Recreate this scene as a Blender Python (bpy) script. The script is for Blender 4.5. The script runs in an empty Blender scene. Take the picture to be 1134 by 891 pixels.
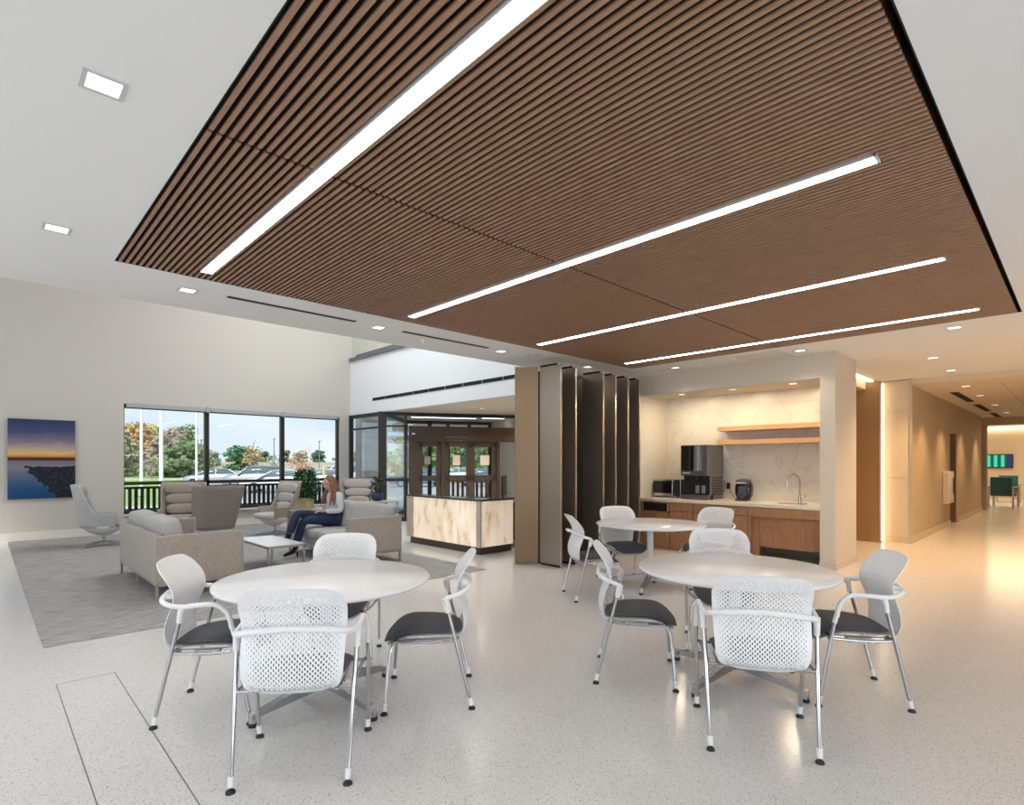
import bpy, bmesh, math, random
from mathutils import Vector, Matrix
random.seed(7)
PI = math.pi
R = math.radians
scene = bpy.context.scene
COL = scene.collection

# ------------------------------------------------------------------ camera
cam_d = bpy.data.cameras.new('camera')
cam = bpy.data.objects.new('camera', cam_d); COL.objects.link(cam)
cam.location = (0, 0, 1.43)
cam.rotation_euler = (R(90), 0, R(-43.93))
cam_d.sensor_width = 36
cam_d.lens = 611 / 1134 * 36
cam_d.shift_y = 0.0593
cam_d.clip_start = 0.05; cam_d.clip_end = 900
scene.camera = cam

# ------------------------------------------------------------------ exposure
scene.view_settings.view_transform = 'Standard'
scene.view_settings.look = 'None'
scene.view_settings.gamma = 1.0
scene.view_settings.use_curve_mapping = False
scene.view_settings.exposure = 0.1
scene.cycles.use_denoising = True
scene.cycles.max_bounces = 9
scene.cycles.diffuse_bounces = 5
scene.cycles.glossy_bounces = 4
scene.cycles.transparent_max_bounces = 16
scene.cycles.sample_clamp_indirect = 6
scene.cycles.caustics_reflective = False
scene.cycles.caustics_refractive = False

# ------------------------------------------------------------------ sky
world = bpy.data.worlds.new('world'); scene.world = world
world.use_nodes = True
nt = world.node_tree; nt.nodes.clear()
def wn(t, **k):
    n = nt.nodes.new(t)
    for a, b in k.items(): setattr(n, a, b)
    return n
w_out = wn('ShaderNodeOutputWorld'); w_bg = wn('ShaderNodeBackground')
w_tc = wn('ShaderNodeTexCoord'); w_sep = wn('ShaderNodeSeparateXYZ')
w_map = wn('ShaderNodeMapping'); w_map.inputs['Scale'].default_value = (1, 1, 5.5)
w_noise = wn('ShaderNodeTexNoise'); w_noise.inputs['Scale'].default_value = 2.6; w_noise.inputs['Detail'].default_value = 7
w_noise.inputs['Roughness'].default_value = .55
w_ramp = wn('ShaderNodeValToRGB'); w_ramp.color_ramp.elements[0].position = .38; w_ramp.color_ramp.elements[1].position = .62
w_grad = wn('ShaderNodeValToRGB')
w_grad.color_ramp.elements[0].position = 0.0; w_grad.color_ramp.elements[0].color = (.72, .82, .95, 1)
w_grad.color_ramp.elements[1].position = .5; w_grad.color_ramp.elements[1].color = (.38, .57, .92, 1)
w_mix = wn('ShaderNodeMixRGB'); w_mix.inputs[2].default_value = (.86, .88, .93, 1)
L = nt.links
L.new(w_tc.outputs['Generated'], w_sep.inputs[0]); L.new(w_tc.outputs['Generated'], w_map.inputs[0])
L.new(w_map.outputs[0], w_noise.inputs['Vector']); L.new(w_noise.outputs['Fac'], w_ramp.inputs[0])
L.new(w_sep.outputs['Z'], w_grad.inputs[0]); L.new(w_grad.outputs[0], w_mix.inputs[1])
L.new(w_ramp.outputs[0], w_mix.inputs[0]); L.new(w_mix.outputs[0], w_bg.inputs[0]); L.new(w_bg.outputs[0], w_out.inputs[0])
w_bg.inputs['Strength'].default_value = 1.08

def light(name, kind, loc, rot, energy, color, size=None, size_y=None, parent=None, spread=None, angle=None, blend=.6):
    d = bpy.data.lights.new(name, kind); d.energy = energy; d.color = color
    if kind == 'AREA':
        d.shape = 'RECTANGLE' if size_y else 'SQUARE'; d.size = size
        if size_y: d.size_y = size_y
        if spread: d.spread = R(spread)
    elif kind == 'SUN': d.angle = R(angle or 3)
    elif kind == 'SPOT':
        d.spot_size = R(angle or 100); d.spot_blend = blend; d.shadow_soft_size = size or .05
    else: d.shadow_soft_size = size or .05
    o = bpy.data.objects.new(name, d); COL.objects.link(o)
    o.location = loc; o.rotation_euler = tuple(R(a) for a in rot)
    if parent: o.parent = parent
    return o
# hazy sun over the parking lot (comes from behind the building, never enters the room)
light('sun', 'SUN', (0, 0, 30), (50, 0, -38), 3.4, (1, .95, .88), angle=12)
# area lights stand in for daylight at unseen windows; lounge overhead fill is added
light('daylight_standin_rear_glazing', 'AREA', (1.0, -5.85, 1.6), (90, 0, 0), 170, (.84, .92, 1), 6.5, 2.4)
light('daylight_standin_side_glazing', 'AREA', (-3.85, 2.5, 1.55), (90, 0, -90), 75, (.84, .92, 1), 8, 2.4)
light('lounge_overhead_fill', 'AREA', (4.9, 10.0, 6.4), (0, 0, 0), 190, (.90, .95, 1), 3.0, 4.5)
light('daylight_standin_lounge_clerestory', 'AREA', (-3.8, 10.0, 4.6), (90, 0, -90), 70, (.84, .92, 1), 5.5, 2.4)

# ------------------------------------------------------------------ materials
MATS = {}
def mat(name, color, rough=.5, metal=0, emit=None, strength=0, noise=None, bump=None, spec=None, coat=None, trans=None, alpha=None, sheen=None):
    """noise=(scale, amount, (sx,sy,sz)) darkens/lightens the colour; bump=(scale, strength)"""
    if name in MATS: return MATS[name]
    m = bpy.data.materials.new(name); m.use_nodes = True
    n = m.node_tree; b = n.nodes['Principled BSDF']
    c4 = (*color, 1)
    b.inputs['Base Color'].default_value = c4; b.inputs['Roughness'].default_value = rough; b.inputs['Metallic'].default_value = metal
    if spec is not None: b.inputs['Specular IOR Level'].default_value = spec
    if coat: b.inputs['Coat Weight'].default_value = coat; b.inputs['Coat Roughness'].default_value = .06
    if sheen: b.inputs['Sheen Weight'].default_value = sheen
    if emit: b.inputs['Emission Color'].default_value = (*emit, 1); b.inputs['Emission Strength'].default_value = strength
    if noise or bump:
        tc = n.nodes.new('ShaderNodeTexCoord')
    if noise:
        mp = n.nodes.new('ShaderNodeMapping'); mp.inputs['Scale'].default_value = noise[2] if len(noise) > 2 else (1, 1, 1)
        tx = n.nodes.new('ShaderNodeTexNoise'); tx.inputs['Scale'].default_value = noise[0]; tx.inputs['Detail'].default_value = 6
        hs = n.nodes.new('ShaderNodeMixRGB'); hs.blend_type = 'MULTIPLY'; hs.inputs[0].default_value = 1
        hs.inputs[1].default_value = c4
        rp = n.nodes.new('ShaderNodeMapRange'); rp.inputs['From Min'].default_value = .3; rp.inputs['From Max'].default_value = .7
        rp.inputs['To Min'].default_value = 1 - noise[1]; rp.inputs['To Max'].default_value = 1 + noise[1] * .6
        n.links.new(tc.outputs['Object'], mp.inputs[0]); n.links.new(mp.outputs[0], tx.inputs['Vector'])
        n.links.new(tx.outputs['Fac'], rp.inputs['Value']); n.links.new(rp.outputs[0], hs.inputs[2]); n.links.new(hs.outputs[0], b.inputs['Base Color'])
    if bump:
        t2 = n.nodes.new('ShaderNodeTexNoise'); t2.inputs['Scale'].default_value = bump[0]; t2.inputs['Detail'].default_value = 4
        bp = n.nodes.new('ShaderNodeBump'); bp.inputs['Strength'].default_value = bump[1]; bp.inputs['Distance'].default_value = .01
        n.links.new(tc.outputs['Object'], t2.inputs['Vector']); n.links.new(t2.outputs['Fac'], bp.inputs['Height']); n.links.new(bp.outputs[0], b.inputs['Normal'])
    MATS[name] = m
    return m
def glass(name, tint=(.93, .97, .96), refl=.10):
    if name in MATS: return MATS[name]
    m = bpy.data.materials.new(name); m.use_nodes = True; n = m.node_tree; n.nodes.clear()
    o = n.nodes.new('ShaderNodeOutputMaterial'); t = n.nodes.new('ShaderNodeBsdfTransparent'); g = n.nodes.new('ShaderNodeBsdfGlossy')
    t.inputs[0].default_value = (*tint, 1); g.inputs['Roughness'].default_value = .02
    f = n.nodes.new('ShaderNodeFresnel'); f.inputs['IOR'].default_value = 1.45
    mp = n.nodes.new('ShaderNodeMath'); mp.operation = 'MULTIPLY'; mp.inputs[1].default_value = refl * 10
    mx = n.nodes.new('ShaderNodeMixShader')
    n.links.new(f.outputs[0], mp.inputs[0]); n.links.new(mp.outputs[0], mx.inputs[0]); n.links.new(t.outputs[0], mx.inputs[1]); n.links.new(g.outputs[0], mx.inputs[2]); n.links.new(mx.outputs[0], o.inputs[0])
    MATS[name] = m
    return m
def nodemat(name):
    m = bpy.data.materials.new(name); m.use_nodes = True; MATS[name] = m
    n = m.node_tree; b = n.nodes['Principled BSDF']; tc = n.nodes.new('ShaderNodeTexCoord')
    def N(t, **k):
        x = n.nodes.new(t)
        for a, v in k.items(): setattr(x, a, v)
        return x
    return m, n, b, tc, N

M_white = mat('white_plastic', (.86, .86, .86), .38)
M_top = mat('white_laminate', (.87, .865, .86), .22)
M_chrome = mat('chrome', (.56, .56, .57), .08, 1)
M_satin = mat('satin_aluminium', (.47, .47, .49), .25, 1)
M_black = mat('black_plastic', (.012, .012, .013), .45)
M_seat = mat('charcoal_upholstery', (.075, .077, .085), .62, noise=(60, .15), bump=(300, .12))
M_paint = mat('beige_wall_paint', (.60, .555, .50), .85)
M_paint_white = mat('white_wall_paint', (.82, .83, .84), .8)
M_ceil = mat('ceiling_paint', (.80, .80, .79), .9)
M_base = mat('baseboard_paint', (.78, .74, .66), .6)
M_kit = mat('kitchen_wall_paint', (.64, .575, .48), .8)
M_hall = mat('corridor_wall_covering', (.52, .40, .26), .7, noise=(3, .05, (1, 1, 6)))
M_dark = mat('dark_bronze_frame', (.035, .032, .032), .42, .4)
M_brown = mat('brown_bronze_frame', (.075, .058, .045), .45, .3)
M_glass = glass('clear_glass', (.95, .98, .97), .05)
M_led = mat('linear_led_diffuser', (1, 1, 1), .5, emit=(1, .955, .90), strength=14)
M_down = mat('downlight_diffuser', (1, 1, 1), .5, emit=(1, .95, .86), strength=1.5)
M_cove = mat('cove_light_strip', (1, 1, 1), .5, emit=(1, .80, .52), strength=4.5)
M_slotblack = mat('matte_black', (.006, .006, .007), .9)
M_steel = mat('stainless_steel', (.62, .60, .58), .24, 1)

def wood(name, c1, c2, grain=(1.5, 1.5, 30), rough=.45, axis_scale=6):
    m, n, b, tc, N = nodemat(name)
    mp = N('ShaderNodeMapping'); mp.inputs['Scale'].default_value = grain
    tx = N('ShaderNodeTexNoise'); tx.inputs['Scale'].default_value = axis_scale; tx.inputs['Detail'].default_value = 7; tx.inputs['Roughness'].default_value = .65
    cr = N('ShaderNodeValToRGB'); cr.color_ramp.elements[0].position = .32; cr.color_ramp.elements[1].position = .68
    cr.color_ramp.elements[0].color = (*c1, 1); cr.color_ramp.elements[1].color = (*c2, 1)
    n.links.new(tc.outputs['Object'], mp.inputs[0]); n.links.new(mp.outputs[0], tx.inputs['Vector']); n.links.new(tx.outputs['Fac'], cr.inputs[0]); n.links.new(cr.outputs[0], b.inputs['Base Color'])
    b.inputs['Roughness'].default_value = rough
    return m
M_slat = wood('walnut_slat_finish', (.27, .145, .085), (.41, .25, .165), (30, 1.2, 30), .5)
M_walnut = wood('walnut_cabinet_veneer', (.28, .125, .055), (.47, .245, .125), (3.5, 14, 1.0), .42)
M_oak = wood('oak_shelf_veneer', (.50, .28, .13), (.66, .40, .21), (18, 1.2, 18), .45)

def make_floor_mat():
    m, n, b, tc, N = nodemat('polished_terrazzo')
    mp = N('ShaderNodeMapping')
    v = N('ShaderNodeTexVoronoi'); v.inputs['Scale'].default_value = 210
    n.links.new(tc.outputs['Object'], mp.inputs[0]); n.links.new(mp.outputs[0], v.inputs['Vector'])
    cr = N('ShaderNodeValToRGB'); e = cr.color_ramp.elements
    e[0].position = 0; e[0].color = (.68, .665, .64, 1); e[1].position = 1; e[1].color = (.78, .77, .745, 1)
    x = e.new(.08); x.color = (.36, .34, .32, 1); x = e.new(.13); x.color = (.71, .695, .67, 1); x = e.new(.86); x.color = (.74, .725, .70, 1)
    sp = N('ShaderNodeSeparateColor'); n.links.new(v.outputs['Color'], sp.inputs[0]); n.links.new(sp.outputs[0], cr.inputs[0])
    ns = N('ShaderNodeTexNoise'); ns.inputs['Scale'].default_value = 1.3; ns.inputs['Detail'].default_value = 4
    mr = N('ShaderNodeMapRange'); mr.inputs['To Min'].default_value = .95; mr.inputs['To Max'].default_value = 1.04
    n.links.new(tc.outputs['Object'], ns.inputs['Vector']); n.links.new(ns.outputs['Fac'], mr.inputs['Value'])
    mx = N('ShaderNodeMixRGB', blend_type='MULTIPLY'); mx.inputs[0].default_value = 1
    n.links.new(cr.outputs[0], mx.inputs[1]); n.links.new(mr.outputs[0], mx.inputs[2]); n.links.new(mx.outputs[0], b.inputs['Base Color'])
    b.inputs['Roughness'].default_value = .17; b.inputs['Specular IOR Level'].default_value = .55
    return m
M_floor = make_floor_mat()
def make_carpet():
    m, n, b, tc, N = nodemat('grey_loop_carpet')
    mp = N('ShaderNodeMapping'); mp.inputs['Scale'].default_value = (2.2, 14, 1); mp.inputs['Rotation'].default_value = (0, 0, R(0))
    a = N('ShaderNodeTexNoise'); a.inputs['Scale'].default_value = 2.2; a.inputs['Detail'].default_value = 10; a.inputs['Roughness'].default_value = .72
    n.links.new(tc.outputs['Object'], mp.inputs[0]); n.links.new(mp.outputs[0], a.inputs['Vector'])
    cr = N('ShaderNodeValToRGB'); e = cr.color_ramp.elements; e[0].position = .35; e[0].color = (.23, .215, .205, 1); e[1].position = .66; e[1].color = (.52, .50, .475, 1)
    n.links.new(a.outputs['Fac'], cr.inputs[0]); n.links.new(cr.outputs[0], b.inputs['Base Color'])
    b.inputs['Roughness'].default_value = .95
    t2 = N('ShaderNodeTexNoise'); t2.inputs['Scale'].default_value = 220; bp = N('ShaderNodeBump'); bp.inputs['Strength'].default_value = .35; bp.inputs['Distance'].default_value = .01
    n.links.new(tc.outputs['Object'], t2.inputs['Vector']); n.links.new(t2.outputs['Fac'], bp.inputs['Height']); n.links.new(bp.outputs[0], b.inputs['Normal'])
    return m
M_carpet = make_carpet()
def make_marble():
    m, n, b, tc, N = nodemat('cream_veined_stone')
    a = N('ShaderNodeTexNoise'); a.inputs['Scale'].default_value = 1.1; a.inputs['Detail'].default_value = 9; a.inputs['Distortion'].default_value = 1.6
    mt = N('ShaderNodeMath', operation='SUBTRACT'); mt.inputs[1].default_value = .5
    ab = N('ShaderNodeMath', operation='ABSOLUTE')
    cr = N('ShaderNodeValToRGB'); e = cr.color_ramp.elements; e[0].position = 0; e[0].color = (.67, .61, .52, 1); e[1].position = .02; e[1].color = (.78, .715, .61, 1)
    n.links.new(tc.outputs['Object'], a.inputs['Vector']); n.links.new(a.outputs['Fac'], mt.inputs[0]); n.links.new(mt.outputs[0], ab.inputs[0]); n.links.new(ab.outputs[0], cr.inputs[0]); n.links.new(cr.outputs[0], b.inputs['Base Color'])
    b.inputs['Roughness'].default_value = .3
    return m
M_marble = make_marble()
def make_onyx():
    m, n, b, tc, N = nodemat('backlit_onyx')
    mp = N('ShaderNodeMapping'); mp.inputs['Scale'].default_value = (1.6, 1.6, .6)
    a = N('ShaderNodeTexNoise'); a.inputs['Scale'].default_value = 4.5; a.inputs['Detail'].default_value = 12; a.inputs['Distortion'].default_value = .15; a.inputs['Roughness'].default_value = .62
    cr = N('ShaderNodeValToRGB'); e = cr.color_ramp.elements; e[0].position = .30; e[0].color = (.42, .29, .18, 1); e[1].position = .62; e[1].color = (1, .86, .68, 1)
    x = e.new(.45); x.color = (.86, .68, .50, 1)
    n.links.new(tc.outputs['Object'], mp.inputs[0]); n.links.new(mp.outputs[0], a.inputs['Vector']); n.links.new(a.outputs['Fac'], cr.inputs[0])
    n.links.new(cr.outputs[0], b.inputs['Emission Color']); b.inputs['Emission Strength'].default_value = .43
    n.links.new(cr.outputs[0], b.inputs['Base Color']); b.inputs['Roughness'].default_value = .3
    return m
M_onyx = make_onyx()
M_onyx_rim = mat('pale_onyx_edge', (.62, .53, .45), .3, noise=(5, .12))
def make_metal_panel(name, c, rough=.33):
    m, n, b, tc, N = nodemat(name)
    b.inputs['Base Color'].default_value = (*c, 1); b.inputs['Metallic'].default_value = .85; b.inputs['Roughness'].default_value = rough
    mp = N('ShaderNodeMapping'); mp.inputs['Scale'].default_value = (60, 60, 1.2)
    a = N('ShaderNodeTexNoise'); a.inputs['Scale'].default_value = 5; a.inputs['Detail'].default_value = 3
    mr = N('ShaderNodeMapRange'); mr.inputs['To Min'].default_value = rough - .05; mr.inputs['To Max'].default_value = rough + .1
    n.links.new(tc.outputs['Object'], mp.inputs[0]); n.links.new(mp.outputs[0], a.inputs['Vector']); n.links.new(a.outputs['Fac'], mr.inputs['Value']); n.links.new(mr.outputs[0], b.inputs['Roughness'])
    return m
M_fin = make_metal_panel('brushed_bronze_panel', (.40, .345, .285), .36)
M_fin2 = make_metal_panel('satin_gold_bronze_panel', (.27, .19, .115), .45)

# ------------------------------------------------------------------ mesh building
class G:
    def __init__(s): s.v = []; s.f = []; s.m = []; s.s = []
    def add(s, vs, fs, mi=0, smooth=False, M=None):
        o = len(s.v)
        s.v += [tuple(M @ Vector(p)) if M else tuple(p) for p in vs]
        s.f += [tuple(i + o for i in f) for f in fs]; s.m += [mi] * len(fs); s.s += [smooth] * len(fs); return s
    def box(s, x0, x1, y0, y1, z0, z1, mi=0, M=None):
        v = [(x, y, z) for z in (z0, z1) for y in (y0, y1) for x in (x0, x1)]
        return s.add(v, [(0, 2, 3, 1), (4, 5, 7, 6), (0, 1, 5, 4), (2, 6, 7, 3), (0, 4, 6, 2), (1, 3, 7, 5)], mi, False, M)
    def rbox(s, x0, x1, y0, y1, z0, z1, r=.01, mi=0, M=None, seg=2):
        bm = bmesh.new(); bmesh.ops.create_cube(bm, size=1)
        for v in bm.verts: v.co = Vector(((x0 + x1) / 2 + v.co.x * (x1 - x0), (y0 + y1) / 2 + v.co.y * (y1 - y0), (z0 + z1) / 2 + v.co.z * (z1 - z0)))
        r = min(r, .49 * min(x1 - x0, y1 - y0, z1 - z0))
        bmesh.ops.bevel(bm, geom=bm.edges[:], offset=r, segments=seg, affect='EDGES', profile=.5)
        bm.verts.index_update()
        s.add([v.co[:] for v in bm.verts], [[v.index for v in f.verts] for f in bm.faces], mi, False, M); bm.free(); return s
    def cyl(s, p, q, r, r2=None, n=12, mi=0, caps=True, M=None):
        p = Vector(p); q = Vector(q); r2 = r if r2 is None else r2; d = (q - p).normalized()
        a = d.orthogonal().normalized(); b = d.cross(a); vs = []
        for c, rr in ((p, r), (q, r2)):
            for i in range(n):
                t = 2 * PI * i / n; vs.append(c + a * math.cos(t) * rr + b * math.sin(t) * rr)
        s.add(vs, [(i, (i + 1) % n, n + (i + 1) % n, n + i) for i in range(n)], mi, True, M)
        if caps: s.add(vs, [tuple(range(n - 1, -1, -1)), tuple(range(n, 2 * n))], mi, False, M)
        return s
    def tube(s, pts, r, n=8, mi=0, M=None, sub=4, ry=None, closed=False):
        P = [Vector(p) for p in pts]; rad = r if isinstance(r, (list, tuple)) else [r] * len(P)
        C = []; RR = []
        if sub > 1 and len(P) > 2:
            for i in range(len(P) - 1):
                a = P[max(i - 1, 0)]; b = P[i]; c = P[i + 1]; d = P[min(i + 2, len(P) - 1)]
                for k in range(sub):
                    t = k / sub
                    C.append(.5 * ((2 * b) + (c - a) * t + (2 * a - 5 * b + 4 * c - d) * t * t + (3 * b - a - 3 * c + d) * t ** 3)); RR.append(rad[i] + (rad[i + 1] - rad[i]) * t)
            C.append(P[-1]); RR.append(rad[-1])
        else: C = P; RR = rad
        up = Vector((0, 0, 1)); vs = []; prev = None
        for i, c in enumerate(C):
            d = (C[min(i + 1, len(C) - 1)] - C[max(i - 1, 0)]).normalized()
            a = (prev - d * prev.dot(d)) if prev is not None else (up - d * up.dot(d))
            if a.length < 1e-3: a = d.orthogonal()
            a.normalize(); prev = a; b = d.cross(a)
            k = ry or 1
            for j in range(n):
                t = 2 * PI * j / n; vs.append(c + a * math.cos(t) * RR[i] * k + b * math.sin(t) * RR[i])
        m = len(C); fs = []
        for i in range(m - 1):
            for j in range(n): fs.append((i * n + j, i * n + (j + 1) % n, (i + 1) * n + (j + 1) % n, (i + 1) * n + j))
        s.add(vs, fs, mi, True, M); s.add(vs, [tuple(range(n - 1, -1, -1)), tuple(range((m - 1) * n, m * n))], mi, False, M); return s
    def lathe(s, prof, n=24, mi=0, M=None, smooth=True):
        vs = []; m = len(prof)
        for (r, z) in prof:
            for j in range(n): t = 2 * PI * j / n; vs.append((r * math.cos(t), r * math.sin(t), z))
        fs = [(i * n + j, i * n + (j + 1) % n, (i + 1) * n + (j + 1) % n, (i + 1) * n + j) for i in range(m - 1) for j in range(n)]
        s.add(vs, fs, mi, smooth, M); s.add(vs, [tuple(range(n - 1, -1, -1)), tuple(range((m - 1) * n, m * n))], mi, False, M); return s
    def prism(s, poly, axis, a0, a1, mi=0, M=None):
        """poly = 2D points in the two other axes (cyclic order), extruded along axis"""
        def P(u, v, w):
            return {0: (w, u, v), 1: (u, w, v), 2: (u, v, w)}[axis]
        n = len(poly); vs = [P(u, v, a0) for u, v in poly] + [P(u, v, a1) for u, v in poly]
        fs = [tuple(range(n)), tuple(range(2 * n - 1, n - 1, -1))] + [(i, n + i, n + (i + 1) % n, (i + 1) % n) for i in range(n)]
        return s.add(vs, fs, mi, False, M)
    def sell(s, c, size, e=.35, n=20, m=12, mi=0, M=None):
        """superellipsoid cushion"""
        def sg(x, p): return math.copysign(abs(x) ** p, x)
        vs = []; a, b, d = size[0] / 2, size[1] / 2, size[2] / 2
        for i in range(m + 1):
            ph = -PI / 2 + PI * i / m
            for j in range(n):
                t = 2 * PI * j / n
                vs.append((c[0] + a * sg(math.cos(ph), e * 1.3) * sg(math.cos(t), e), c[1] + b * sg(math.cos(ph), e * 1.3) * sg(math.sin(t), e), c[2] + d * sg(math.sin(ph), e * 1.3)))
        fs = [(i * n + j, i * n + (j + 1) % n, (i + 1) * n + (j + 1) % n, (i + 1) * n + j) for i in range(m) for j in range(n)]
        return s.add(vs, fs, mi, True, M)
    def quad(s, a, b, c, d, mi=0): return s.add([a, b, c, d], [(0, 1, 2, 3)], mi)
    def build(s, name, mats, parent=None, loc=None, rz=None, rot=None, fixn=False):
        me = bpy.data.meshes.new(name); me.from_pydata(s.v, [], s.f)
        if not isinstance(mats, (list, tuple)): mats = [mats]
        for m in mats: me.materials.append(m)
        me.polygons.foreach_set('material_index', s.m); me.polygons.foreach_set('use_smooth', s.s)
        if fixn:
            bm = bmesh.new(); bm.from_mesh(me); bmesh.ops.remove_doubles(bm, verts=bm.verts, dist=1e-5); bmesh.ops.recalc_face_normals(bm, faces=bm.faces); bm.to_mesh(me); bm.free()
        me.update()
        o = bpy.data.objects.new(name, me); COL.objects.link(o)
        if parent: o.parent = parent
        if loc is not None: o.location = loc
        if rz is not None: o.rotation_euler = (0, 0, R(rz))
        if rot is not None: o.rotation_euler = tuple(R(a) for a in rot)
        return o
def tag(o, label, cat, group=None, kind=None):
    o['label'] = label; o['category'] = cat
    if group: o['group'] = group
    if kind: o['kind'] = kind
    return o
def thing(name, label, cat, loc=(0, 0, 0), rz=0, group=None, kind=None):
    o = bpy.data.objects.new(name, None); COL.objects.link(o); o.empty_display_size = .1
    o.location = loc; o.rotation_euler = (0, 0, R(rz)); return tag(o, label, cat, group, kind)
def struct(name, g, mats, label, cat='structure'):
    o = g.build(name, mats); o['kind'] = 'structure'; o['label'] = label; o['category'] = cat; return o
KIDS = {}
def copy_tree(o, parent=None):
    c = o.copy(); COL.objects.link(c)
    if parent: c.parent = parent
    for ch in [x for x in scene.objects if x.parent == o]: copy_tree(ch, c)
    return c
def copy_thing(src, label, loc, rz, group=None):
    c = copy_tree(src); c.location = loc; c.rotation_euler = (0, 0, R(rz)); c['label'] = label
    if group: c['group'] = group
    return c
H = 2.93

# ================================================================== SETTING
fl = G().prism([(-4, -6), (33, -6), (33, 6), (14, 6), (14, 11.37), (9.02, 13.87), (7.10, 11.95), (7.08, 13.8), (-4, 13.8)], 2, -.12, 0)
struct('floor', fl, M_floor, 'polished off-white terrazzo floor', 'floor')
j = G()
for x in (.352, .661): j.box(x - .0025, x + .0025, .5, 4.61, 0, .0006)
j.box(.35, .663, 4.606, 4.611, 0, .0006); j.box(.352, .661, 2.1, 2.105, 0, .0006)
struct('trim_1', j, mat('dark_floor_joint', (.16, .15, .14), .6), 'thin dark divider lines in the terrazzo at lower left', 'floor joint')
# carpet tiles set into the floor of the lounge
struct('trim_2', G().box(.35, 4.9, 5.58, 13.55, 0, .006), M_carpet, 'grey loop carpet inset under the lounge furniture', 'carpet')

cl = G()
cl.box(-4, .715, -6, 6.06, H, 3.25).box(7.43, 11.95, -6, 6.06, H, 3.25).box(.715, 7.43, -6, .43, H, 3.25).box(.715, 7.43, 4.985, 6.06, H, 3.25)
struct('ceiling', cl, M_ceil, 'white painted ceiling around the slatted timber field', 'ceiling')
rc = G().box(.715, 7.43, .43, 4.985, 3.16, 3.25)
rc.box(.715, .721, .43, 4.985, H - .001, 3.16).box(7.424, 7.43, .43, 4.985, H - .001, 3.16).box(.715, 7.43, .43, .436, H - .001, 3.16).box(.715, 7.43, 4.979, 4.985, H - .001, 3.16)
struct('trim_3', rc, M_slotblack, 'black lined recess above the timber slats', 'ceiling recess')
struct('ceiling_lounge', G().box(-4, 14, 5.9, 13.8, 6.5, 6.6), M_ceil, 'white ceiling high over the lounge', 'ceiling')
struct('ceiling_corridor', G().box(11.95, 22.5, -6, 4, 2.83, 3.25).box(9.19, 11.67, 2.78, 9, 2.78, H), mat('corridor_ceiling_paint', (.66, .57, .45), .85), 'lowered ceiling of the corridor', 'ceiling')
struct('ceiling_entrance', G().box(7.22, 14.5, 6.06, 13.5, 2.69, 2.80).prism([(7.22, 13.5), (14.5, 13.5), (14.5, 11.5), (8.35, 14.4)], 2, 2.692, 2.8), mat('entrance_soffit_paint', (.82, .76, .67), .85), 'beige soffit over the reception and entrance', 'ceiling')
struct('trim_4', G().box(-4, 14, 5.96, 6.06, 3.25, 6.5), M_paint_white, 'upper edge wall above the ceiling drop', 'wall')

# wall with the lounge windows
wb = G(); Y0, Y1 = 13.55, 13.80
wb.box(-4, 2.10, Y0, Y1, 0, 6.5).box(2.10, 6.78, Y0, Y1, 0, .38).box(2.10, 6.78, Y0, Y1, 2.64, 6.5).box(6.78, 7.08, Y0, Y1, 0, 6.5).box(7.08, 14, Y0, Y1, 2.8, 6.5)
struct('wall_back', wb, M_paint, 'tall beige lounge wall holding the window and the sunset picture', 'wall')
struct('wall_fascia', G().box(7.08, 7.22, 6.06, 13.55, 2.69, 4.12), M_paint_white, 'white upstand wall below the balcony with a long black slot', 'wall')
sl = G()
for k in range(9):
    y0 = 7.0 + k * .6; sl.box(7.068, 7.081, y0, y0 + .575, 2.992, 3.062)
struct('trim_5', sl, M_slotblack, 'long black linear air slot across the white upstand', 'air slot')
struct('wall_upper', G().box(13.9, 14, 6, 13.55, 2.8, 6.5).box(7.22, 13.9, 6.06, 13.55, 3.9, 4.05), M_paint_white, 'white wall of the upper floor behind the balcony', 'wall')
# side and rear walls behind the camera with their window openings
wl = G().box(-4.2, -4, -6, 13.8, 0, .35).box(-4.2, -4, -6, 13.8, 2.8, 3.4).box(-4.2, -4, -6, -1.6, .35, 2.8).box(-4.2, -4, 6.6, 13.8, .35, 2.8)
wl.box(-4.2, -4, -6, 7.2, 3.4, 6.5).box(-4.2, -4, 12.8, 13.8, 3.4, 6.5).box(-4.2, -4, 7.2, 12.8, 5.9, 6.5)
struct('wall_left', wl, M_paint, 'beige side wall with wide window openings', 'wall')
wr = G().box(-4, 33, -6.2, -6, 0, .3).box(-4, 33, -6.2, -6, 2.85, 3.25).box(-4, -2.1, -6.2, -6, .3, 2.85).box(7.1, 33, -6.2, -6, .3, 2.85)
struct('wall_rear', wr, M_paint, 'beige wall behind the camera with a wide window opening', 'wall')
for nme, g_ in (('window_4', [(-4.12, -4.08, -1.6, 6.6, .35, 2.8, 1)]), ('window_5', [(-2.1, 7.1, -6.12, -6.08, .3, 2.85, 0)])):
    fr = G()
    x0, x1, y0, y1, z0, z1, ax = g_[0]
    for k in range(6):
        if ax: yy = y0 + (y1 - y0) * k / 5; fr.box(x0, x1, yy - .03, yy + .03, z0, z1)
        else: xx = x0 + (x1 - x0) * k / 5; fr.box(xx - .03, xx + .03, y0, y1, z0, z1)
    fr.box(x0, x1, y0, y1, z0, z0 + .06).box(x0, x1, y0, y1, z1 - .06, z1)
    struct(nme, fr, M_dark, 'dark window frame outside the view', 'window')
# skirting
bb = G().box(-4, 7.08, 13.535, 13.55, 0, .16)
struct('baseboard_back', bb, M_base, 'cream skirting along the lounge wall', 'baseboard')

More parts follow.
